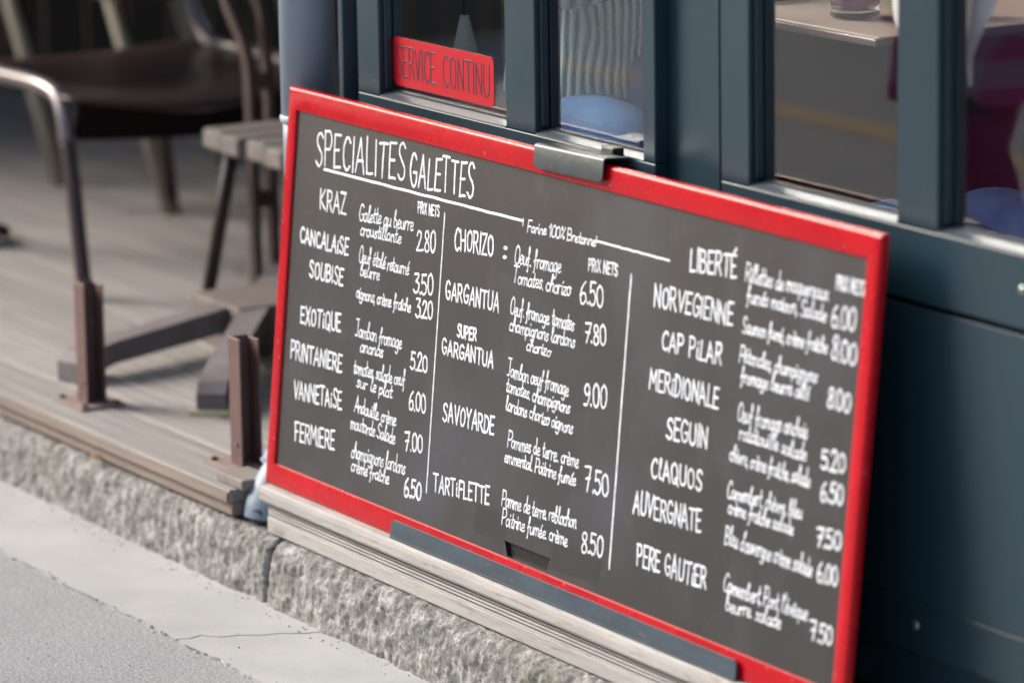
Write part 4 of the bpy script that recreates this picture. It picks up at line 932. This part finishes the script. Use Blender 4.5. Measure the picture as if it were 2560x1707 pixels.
def hand_nodes(N, E, key, wrist, d, side, up, curl=0.5):
    """palm and five bent fingers as chains rooted in the palm; d = hand direction"""
    d = Vector(d).normalized(); side = Vector(side).normalized(); up = Vector(up).normalized(); w = Vector(wrist)
    p = w + d * 0.045; N[key + 'p'] = (*p, 0.021, 0.014); E.append((key, key + 'p'))
    N[key + 'q'] = (*(w + d * 0.082), 0.022, 0.011); E.append((key + 'p', key + 'q'))
    for i, (off, ln) in enumerate(((-0.028, .066), (-0.009, .075), (0.010, .070), (0.028, .055))):
        a = w + d * 0.088 + side * off; b_ = a + (d - up * curl * .5).normalized() * ln * .5; c = b_ + (d - up * curl * 1.3).normalized() * ln * .5
        for s_, q, r in (('a', a, .0085), ('b', b_, .008), ('c', c, .0068)): N[key + 'f%d%s' % (i, s_)] = (*q, r)
        E += [(key + 'q', key + 'f%da' % i), (key + 'f%da' % i, key + 'f%db' % i), (key + 'f%db' % i, key + 'f%dc' % i)]
    a = w + d * .035 - side * .030; b_ = w + d * .066 - side * .048 - up * .008; c = w + d * .090 - side * .050 - up * .018
    for s_, q, r in (('a', a, .0105), ('b', b_, .0092), ('c', c, .0078)): N[key + 't' + s_] = (*q, r)
    E += [(key + 'p', key + 'ta'), (key + 'ta', key + 'tb'), (key + 'tb', key + 'tc')]
def head(parent, c, fwd, skin_m, hair_m, long_hair=True):
    """face features on a skull that faces fwd"""
    f = Vector(fwd); f.z = 0; f.normalize(); Rm = Matrix(((f.x, -f.y, 0, c[0]), (f.y, f.x, 0, c[1]), (0, 0, 1, c[2]), (0, 0, 0, 1)))
    bm = bmesh.new(); bmesh.ops.create_uvsphere(bm, u_segments=28, v_segments=20, radius=1)
    for v in bm.verts:
        x, y, z = v.co; r = Vector((x * 0.093, y * 0.075, z * 0.118))
        if z < 0: r.x *= 1 - 0.18 * (-z) if x < 0 else 1.0; r.y *= 1 - 0.28 * (-z)
        if x > .6: r.x -= .010 * max(0, 1 - abs(z - .12) * 6) * (1 if abs(y) > .12 else 0)
        if x > .7 and abs(y) < .22 and -.32 < z < .18: r.x += .020 * (1 - abs(y) / .22) * (.18 - z) / .5
        v.co = Rm @ r
    link('face', finish(bm, skin_m, True, 'face'), parent)
    for s_ in (-1, 1):
        ball('eye', Rm @ Vector((0.079, s_ * 0.031, 0.010)), (.010, .013, .007), M['cloth'], parent, 10); ball('pupil', Rm @ Vector((0.087, s_ * 0.031, 0.010)), (.004, .005, .005), M['black'], parent, 8)
        ball('ear', Rm @ Vector((-0.004, s_ * 0.075, 0.0)), (.014, .008, .030), skin_m, parent, 10)
    ball('mouth', Rm @ Vector((0.084, 0, -0.055)), (.007, .022, .006), M['dark_red'], parent, 10)
    bm = bmesh.new(); bmesh.ops.create_uvsphere(bm, u_segments=24, v_segments=16, radius=1)
    for v in list(bm.verts):
        x, y, z = v.co; q = Vector((x * .104 - .012, y * .089, z * .122 + .014))
        if x > .25 and z < .45: q.x = min(q.x, .012)
        if long_hair and z < -.1 and x < .3: q.z -= .12 * (-z)
        v.co = Rm @ q
    link('hair', finish(bm, hair_m, True, 'hair'), parent)

# --- seated woman in a ribbed teal sweater, inside behind the second window, facing +X
def seated(loc, face, label, top_m, leg_m, top_name, AE=(.13, .22, .80), AW=(.34, .13, .83), KN=0.36, HZ=0.0, FZ=0.0):
    t = thing('person', label, 'person', loc, None)
    f = 1 if face > 0 else -1; x0, y0, z0 = loc      # z0 = floor
    P = lambda x, y, z: (x0 + f * x, y0 + y, z0 + z - (HZ if z > .44 else 0) - (FZ if z < .33 else 0))
    N = {'pel': (*P(0, 0, .50), .12, .15), 'wst': (*P(.01, 0, .66), .105, .135), 'chs': (*P(.0, 0, .86), .11, .16), 'sho': (*P(-.01, 0, .97), .075, .14), 'nek': (*P(.0, 0, 1.06), .05), 'hed': (*P(.02, 0, 1.15), .06)}
    E = [('pel', 'wst'), ('wst', 'chs'), ('chs', 'sho'), ('sho', 'nek'), ('nek', 'hed')]
    for s_, k in ((-1, 'l'), (1, 'r')):
        N[k + 'hip'] = (*P(.06, s_ * .09, .49), .088); N[k + 'kne'] = (*P(KN - .01, s_ * .11, .52 + HZ), .062); N[k + 'ank'] = (*P(KN - .06, s_ * .11, .09), .038); N[k + 'toe'] = (*P(KN + .09, s_ * .12, .035), .034)
        E += [('pel', k + 'hip'), (k + 'hip', k + 'kne'), (k + 'kne', k + 'ank'), (k + 'ank', k + 'toe')]
        N[k + 'sh'] = (*P(-.01, s_ * .18, .95), .055); N[k + 'elb'] = (*P(AE[0], s_ * AE[1], AE[2]), .042); N[k + 'wri'] = (*P(AW[0], s_ * AW[1], AW[2]), .028)
        E += [('sho', k + 'sh'), (k + 'sh', k + 'elb'), (k + 'elb', k + 'wri')]
        hand_nodes(N, E, k + 'wri', P(AW[0], s_ * AW[1], AW[2]), (f, -s_ * .3, (AW[2] - .83) * 4), (0, 1, 0), (0, 0, 1), .5)
    skin('body', N, E, M['skin'], t)
    # sweater
    N = {'hem': (*P(.02, 0, .50), .20, .21), 'hm2': (*P(.02, 0, .60), .185, .20), 'wst': (*P(.02, 0, .69), .170, .185), 'bel': (*P(.02, 0, .78), .165, .180), 'chs': (*P(.0, 0, .87), .135, .185), 'sho': (*P(-.01, 0, .985), .085, .155)}
    E = [('hem', 'hm2'), ('hm2', 'wst'), ('wst', 'bel'), ('bel', 'chs'), ('chs', 'sho')]
    for s_, k in ((-1, 'l'), (1, 'r')):
        N[k + 'sh'] = (*P(-.01, s_ * .19, .955), .070); N[k + 'elb'] = (*P(AE[0], s_ * AE[1], AE[2]), .058); N[k + 'wri'] = (*P(AW[0] - .03, s_ * AW[1], AW[2]), .040)
        E += [('sho', k + 'sh'), (k + 'sh', k + 'elb'), (k + 'elb', k + 'wri')]
    skin(top_name, N, E, top_m, t, cut=P(0, 0, .585)[2])
    N = {'pel': (*P(-.01, 0, .50), .165, .18)}; E = []
    for s_, k in ((-1, 'l'), (1, 'r')):
        N[k + 'hip'] = (*P(.10, s_ * .10, .50), .105); N[k + 'mid'] = (*P(KN * .6, s_ * .105, .525 + HZ * .75), .085); N[k + 'kne'] = (*P(KN, s_ * .11, .525 + HZ), .080); N[k + 'shn'] = (*P(KN - .01, s_ * .11, .32), .062); N[k + 'ank'] = (*P(KN - .05, s_ * .11, .10), .055)
        E += [('pel', k + 'hip'), (k + 'hip', k + 'mid'), (k + 'mid', k + 'kne'), (k + 'kne', k + 'shn'), (k + 'shn', k + 'ank')]
    skin('jeans', N, E, leg_m, t)
    head(t, P(.04, 0, 1.20), (f, 0, 0), M['skin'], M['hair'])
    for s_ in (-1, 1): ball('shoe', P(KN + .04, s_ * .118, .04), (.13, .045, .04), M['shoe'], t)
    return t
FI = 0.15   # raised floor inside
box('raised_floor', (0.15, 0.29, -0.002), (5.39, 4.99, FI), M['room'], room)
seated((0.46, 0.49, FI + 0.065), 1, 'person in a ribbed teal sweater and jeans seated inside behind the second window', M['knit'], M['jeans'], 'sweater', FZ=0.065)
seated((1.76, 0.82, FI - .075), -1, 'person in blue jeans seated inside whose knee shows at the third window', mat('grey_shirt', (0.05, 0.05, 0.06), 0.9), M['jeans'], 'shirt', (-.02, .19, .84), (.10, .08, 1.02), 0.69, 0.12, -0.065)
def stool(loc, label, pattern, H=0.50):
    t = thing('stool', label, 'stool', loc, None); x, y, z = loc
    top = FI + H
    w_ = 0.13 if pattern else 0.19
    box('seat', (x - w_ - .01, y - w_, top - .05), (x + w_ + .01, y + w_, top - .004), M['cream_pat'] if pattern else M['dark_metal'], t, 0.008, 2)
    for sx_ in (-w_ + .02, w_ - .02):
        for sy_ in (-w_ + .02, w_ - .02): tube('leg', [(x + sx_, y + sy_, FI), (x + sx_, y + sy_, top - .05)], 0.014, M['dark_metal'], t, 8)
    if pattern:
        for i in range(4):
            for j in range(4):
                if (i + j) % 2 == 0: box('red_square', (x - .125 + i * .065, y - .12 + j * .064, top - .0040), (x - .085 + i * .065, y - .080 + j * .064, top - .0015), M['dark_red'], t)
stool((0.46, 0.49, FI), 'dark stool under the person in the teal sweater', False)
stool((1.78, 0.82, FI), 'dark stool under the person in jeans at the right', False, 0.26)
stool((1.12, 0.45, FI), 'cream stool with red squares under the dining table', True)
tbl = thing('dining_table', 'pale laminate dining table with polished edge inside the third window', 'table', (1.2, 0.8, FI))
box('table_top', (0.92, 0.468, 0.986), (1.432, 1.25, 1.0), M['table'], tbl, 0.002)
box('edge_band', (0.915, 0.4565, 0.984), (1.4415, 0.4675, 0.9985), M['table_edge'], tbl, 0.002, 2); box('edge_band', (1.4325, 0.468, 0.984), (1.4415, 1.25, 0.9985), M['table_edge'], tbl, 0.002, 2)
for x in (0.96, 1.39):
    for y in (1.2,): box('leg', (x - .018, y - .018, FI), (x + .018, y + .018, 0.985), M['dark_metal'], tbl)
def glass(loc, r, h, name, label, liquid, cat='glass', grp=None):
    t = thing(name, label, cat, loc, grp); x, y, z = loc
    lathe('tumbler', [(0, 0.001), (r * .86, 0.001), (r * .93, .006), (r * .88, .016), (r * .95, .035), (r, h), (r - .003, h), (r * .93, .036), (r * .84, .016), (0, .013)], loc, M['tumbler'], t, 40)
    lathe('liquid', [(0, .0135), (r * .83, .0165), (r * .92, .036), (r * .955, h * .8), (0, h * .8)], loc, liquid, t, 40)
glass((1.195, 0.585, 1.0005), 0.048, 0.125, 'drinking_glass', 'wide glass of pink drink standing on the dining table', M['pink_drink'])
glass((1.262, 0.70, 1.0005), 0.034, 0.11, 'drinking_glass', 'small clear glass behind the pink drink on the dining table', M['amber'])
# white cloth hanging to a point from the table side, and a folded one by it
def cloth(name, label, outline, y, parent=None, amp=0.012):
    bm = bmesh.new(); n = 18; R = []
    for i in range(n + 1):
        t = i / n; row = []
        l = [(a[1], a[0]) for a in outline[0]]; r_ = [(a[1], a[0]) for a in outline[1]]
        def at(tab, t):
            z = tab[0][0] + (tab[-1][0] - tab[0][0]) * t
            for (z0, x0), (z1, x1) in zip(tab[:-1], tab[1:]):
                if (z0 >= z >= z1): return x0 + (x1 - x0) * ((z0 - z) / (z0 - z1) if z0 != z1 else 0), z
            return tab[-1][1], z
        (xa, za), (xb, zb) = at(l, t), at(r_, t)
        for j in range(9):
            s = j / 8; row.append((xa + (xb - xa) * s, y + amp * math.sin(s * 7 + t * 1.5) * (0.4 + 0.6 * (1 - t)), za + (zb - za) * s))
        R.append(row)
    A = [[bm.verts.new(p) for p in row] for row in R]; Bk = [[bm.verts.new((p[0], p[1] + 0.0015, p[2])) for p in row] for row in R]
    for i in range(n):
        for j in range(8): bm.faces.new((A[i][j], A[i + 1][j], A[i + 1][j + 1], A[i][j + 1])); bm.faces.new((Bk[i][j], Bk[i][j + 1], Bk[i + 1][j + 1], Bk[i + 1][j]))
    o = link(name, finish(bm, M['cloth'], True, name)); return tag(o, label, 'cloth')
C4 = [(1.985, 1.139), (1.991, 1.063), (2.009, 1.005), (2.013, 1.053), (2.033, 1.087), (2.056, 1.121), (2.076, 1.148)]; C3 = [(1.774, 1.116), (1.778, 1.091), (1.793, 1.066), (1.795, 1.118)]
cloth('hanging_cloth', 'white cloth corner hanging to a sharp point inside the rightmost window', ([(1.93, 1.42), (C4[0][0], C4[0][1]), C4[1], C4[2]], [(2.16, 1.42), C4[6], C4[5], C4[4], C4[3], (C4[2][0] + .001, C4[2][1])]), 0.235, amp=0.006)
cloth('hanging_cloth', 'narrow white cloth edge hanging at the right side of the third window', ([(C3[0][0] - .01, 1.42), C3[0], C3[1], C3[2]], [(C3[3][0] + .10, 1.42), (C3[3][0] + .06, C3[3][1]), (C3[2][0] + .03, C3[2][1] + .02), (C3[2][0] + .001, C3[2][1])]), 0.25, amp=0.006)
rod = thing('cloth_rail', 'dark rail above the dining table from which the white cloths hang', 'rail', (1.8, 0.243, 1.425)); tube('rod', [(1.40, 0.243, 1.425), (2.2, 0.243, 1.425)], 0.007, M['black'], rod, 8);
for x in (1.40, 2.2): tube('hanger', [(x, 0.243, 1.425), (x, 0.243, 2.6)], 0.006, M['black'], rod, 8); tube('cross_piece', [(x, 0.230, 1.425), (x, 0.256, 1.425)], 0.006, M['black'], rod, 8)
lamp = thing('pendant_lamp', 'small pale conical lampshade hanging inside the leftmost window', 'lamp', (0.305, 0.30, 0.80))
lathe('lamp_shade', [(0.040, 0.80), (0.008, 0.935), (0.006, 0.935), (0.037, 0.80)], (0.305, 0.30, 0), mat('grey_linen', (0.30, 0.29, 0.26), 0.9), lamp); tube('cord', [(0.305, 0.30, 0.93), (0.305, 0.30, 2.6)], 0.003, M['black'], lamp, 6)

# --- passer-by on the pavement side, seen reflected in the right-hand windows
def walker(loc, fwd, label):
    t = thing('person', label, 'person', loc, None); f = Vector((*fwd, 0)).normalized(); s = Vector((-f.y, f.x, 0)); c = Vector(loc)
    P = lambda a, b_, z: tuple(c + f * a + s * b_ + Vector((0, 0, z)))
    N = {'pel': (*P(0, 0, .92), .12, .14), 'wst': (*P(0, 0, 1.08), .10, .13), 'chs': (*P(.01, 0, 1.27), .11, .15), 'sho': (*P(0, 0, 1.40), .07, .13), 'nek': (*P(0, 0, 1.50), .048), 'hed': (*P(.02, 0, 1.58), .06)}
    E = [('pel', 'wst'), ('wst', 'chs'), ('chs', 'sho'), ('sho', 'nek'), ('nek', 'hed')]
    leg = {'l': (.20, .42), 'r': (-.12, -.30)}
    for sg, k in ((1, 'l'), (-1, 'r')):
        kx, ax = leg[k][0], leg[k][1]
        N[k + 'hip'] = (*P(0, sg * .09, .88), .088); N[k + 'kne'] = (*P(kx, sg * .09, .49), .055); N[k + 'ank'] = (*P(ax * .8, sg * .09, .10 if sg > 0 else .14), .036); N[k + 'toe'] = (*P(ax * .8 + .15, sg * .10, .04 if sg > 0 else .06), .032)
        E += [('pel', k + 'hip'), (k + 'hip', k + 'kne'), (k + 'kne', k + 'ank'), (k + 'ank', k + 'toe')]
        N[k + 'sh'] = (*P(0, sg * .18, 1.38), .052); N[k + 'elb'] = (*P(-.03 * sg, sg * .25, 1.10), .040); w = P(.12, sg * .26, .86); N[k + 'wri'] = (*w, .027)
        E += [('sho', k + 'sh'), (k + 'sh', k + 'elb'), (k + 'elb', k + 'wri')]
        hand_nodes(N, E, k + 'wri', w, tuple(f * .35 + Vector((0, 0, -1))), tuple(f), tuple(s), .5)
    skin('body', N, E, M['skin_dark'], t)
    N = {'hem': (*P(0, 0, .55), .23, .24), 'hm2': (*P(0, 0, .74), .20, .22), 'hip': (*P(0, 0, .95), .165, .19), 'wst': (*P(0, 0, 1.08), .125, .155), 'chs': (*P(.01, 0, 1.27), .135, .17), 'sho': (*P(0, 0, 1.415), .08, .14)}
    E = [('hem', 'hm2'), ('hm2', 'hip'), ('hip', 'wst'), ('wst', 'chs'), ('chs', 'sho')]
    for sg, k in ((1, 'l'), (-1, 'r')):
        N[k + 'sh'] = (*P(0, sg * .185, 1.39), .066); N[k + 'elb'] = (*P(-.03 * sg, sg * .25, 1.16), .058); E += [('sho', k + 'sh'), (k + 'sh', k + 'elb')]
    skin('tunic', N, E, M['plaid'], t, cut=ZS + 0.69)
    N = {'pel': (*P(0, 0, .86), .12, .14)}; E = []
    for sg, k in ((1, 'l'), (-1, 'r')):
        kx, ax = leg[k]
        N[k + 'hip'] = (*P(.01, sg * .085, .80), .088); N[k + 'kne'] = (*P(kx, sg * .09, .49), .078); N[k + 'ank'] = (*P(ax * .8, sg * .09, .14 if sg > 0 else .17), .085)
        E += [('pel', k + 'hip'), (k + 'hip', k + 'kne'), (k + 'kne', k + 'ank')]
    skin('trousers', N, E, M['magenta'], t)
    head(t, P(.03, 0, 1.63), f, M['skin_dark'], M['hair'])
    for sg, k in ((1, 'l'), (-1, 'r')):
        q = P(leg[k][1] * .8 + .06, sg * .095, .045 if sg > 0 else .07); ball('shoe', q, (.12, .06, .042), M['shoe'], t)
    return t
walker((-0.795, -1.955, ZS), (1.0, 0.0), 'person in a pink plaid tunic and magenta trousers walking past, mirrored in the right windows')

# --- dark car added out of view so the leftmost window reflects black
car = thing('added_car', 'black hatchback added out of view to darken the reflection in the leftmost window', 'car', (-6.4, -1.95, ZS))
CB = mat('black_car_paint', (0.008, 0.008, 0.010), 0.35, coat=0.3); CG = mat('car_glass', (0.01, 0.012, 0.014), 0.1)
xn, yc, hw = -4.45, -1.97, 0.86
side = [(0, .22), (0, .62), (-.12, .74), (-1.05, .92), (-1.62, 1.38), (-2.9, 1.42), (-3.75, 1.30), (-3.98, .86), (-4.02, .25), (-3.65, .20), (-3.6, .42), (-3.38, .56), (-3.12, .56), (-2.9, .42), (-2.85, .18), (-1.15, .18), (-1.1, .42), (-.88, .56), (-.62, .56), (-.4, .42), (-.35, .20)]
bm = bmesh.new(); R = []
for t_, s_ in ((-1, .88), (-.96, .97), (-.8, 1.0), (.8, 1.0), (.96, .97), (1, .88)):
    R.append([bm.verts.new((xn + px_ * (0.985 + 0.015 * s_), yc + hw * t_ * (1 - .16 * max(0, (pz_ - .9) / .5)), ZS + .18 + (pz_ - .18) * (s_ if pz_ > .6 else 1))) for px_, pz_ in side])
n_ = len(side)
for a, b_ in zip(R[:-1], R[1:]):
    for j in range(n_): bm.faces.new((a[j], a[(j + 1) % n_], b_[(j + 1) % n_], b_[j]))
bm.faces.new(R[0]); bm.faces.new(R[-1][::-1]); link('body', finish(bm, CB, False, 'body'), car)
prism('windscreen', [(xn - 1.10, ZS + .955), (xn - 1.58, ZS + 1.35), (xn - 1.60, ZS + 1.36), (xn - 1.12, ZS + .97)], 'y', yc - .62, yc + .62, CG, car)
for s_ in (-1, 1):
    yy = yc + s_ * (hw - .045)
    prism('side_window', [(xn - 1.3, ZS + .97), (xn - 1.72, ZS + 1.30), (xn - 2.85, ZS + 1.33), (xn - 3.5, ZS + 1.22), (xn - 3.6, ZS + .98)], 'y', yy, yy + s_ * .012, CG, car)
    ball('headlight', (xn - .06, yc + s_ * .62, ZS + .62), (.09, .16, .065), M['tumbler'], car)
    for wx in (-.75, -3.25):
        w_ = link('wheel', None, car); w_.location = Vector((xn + wx, yc + s_ * (hw - .12), ZS + .31)) - car.location
        for nm_, rr_, th_, mm_ in (('tyre', .31, .20, M['rubber']), ('rim', .20, .215, M['screw'])):
            bm = bmesh.new(); add_tube(bm, [(xn + wx, yc + s_ * (hw - .12) - th_ / 2, ZS + .31), (xn + wx, yc + s_ * (hw - .12) + th_ / 2, ZS + .31)], rr_, 24); link(nm_, finish(bm, mm_, False, nm_), w_)

# ================================================================== OPPOSITE SIDE OF THE STREET (only mirrored or lighting the scene)
hb = thing('opposite_house', 'pale stucco house front across the street mirrored in the shop glass', 'house', (-14, -15, ZS))
box('wall', (-34, -17, ZS - .1), (6, -15, 6.5), M['wine'], hb)
for i in range(9):
    x = -32 + i * 4.2
    for z_ in (0.7, 3.9): box('window', (x, -15.02, z_), (x + 1.2, -14.97, z_ + 1.7), M['frame_blue'], hb)
print('objects', len(bpy.data.objects), 'tris', sum(len(o.data.polygons) for o in bpy.data.objects if o.type == 'MESH') * 2)
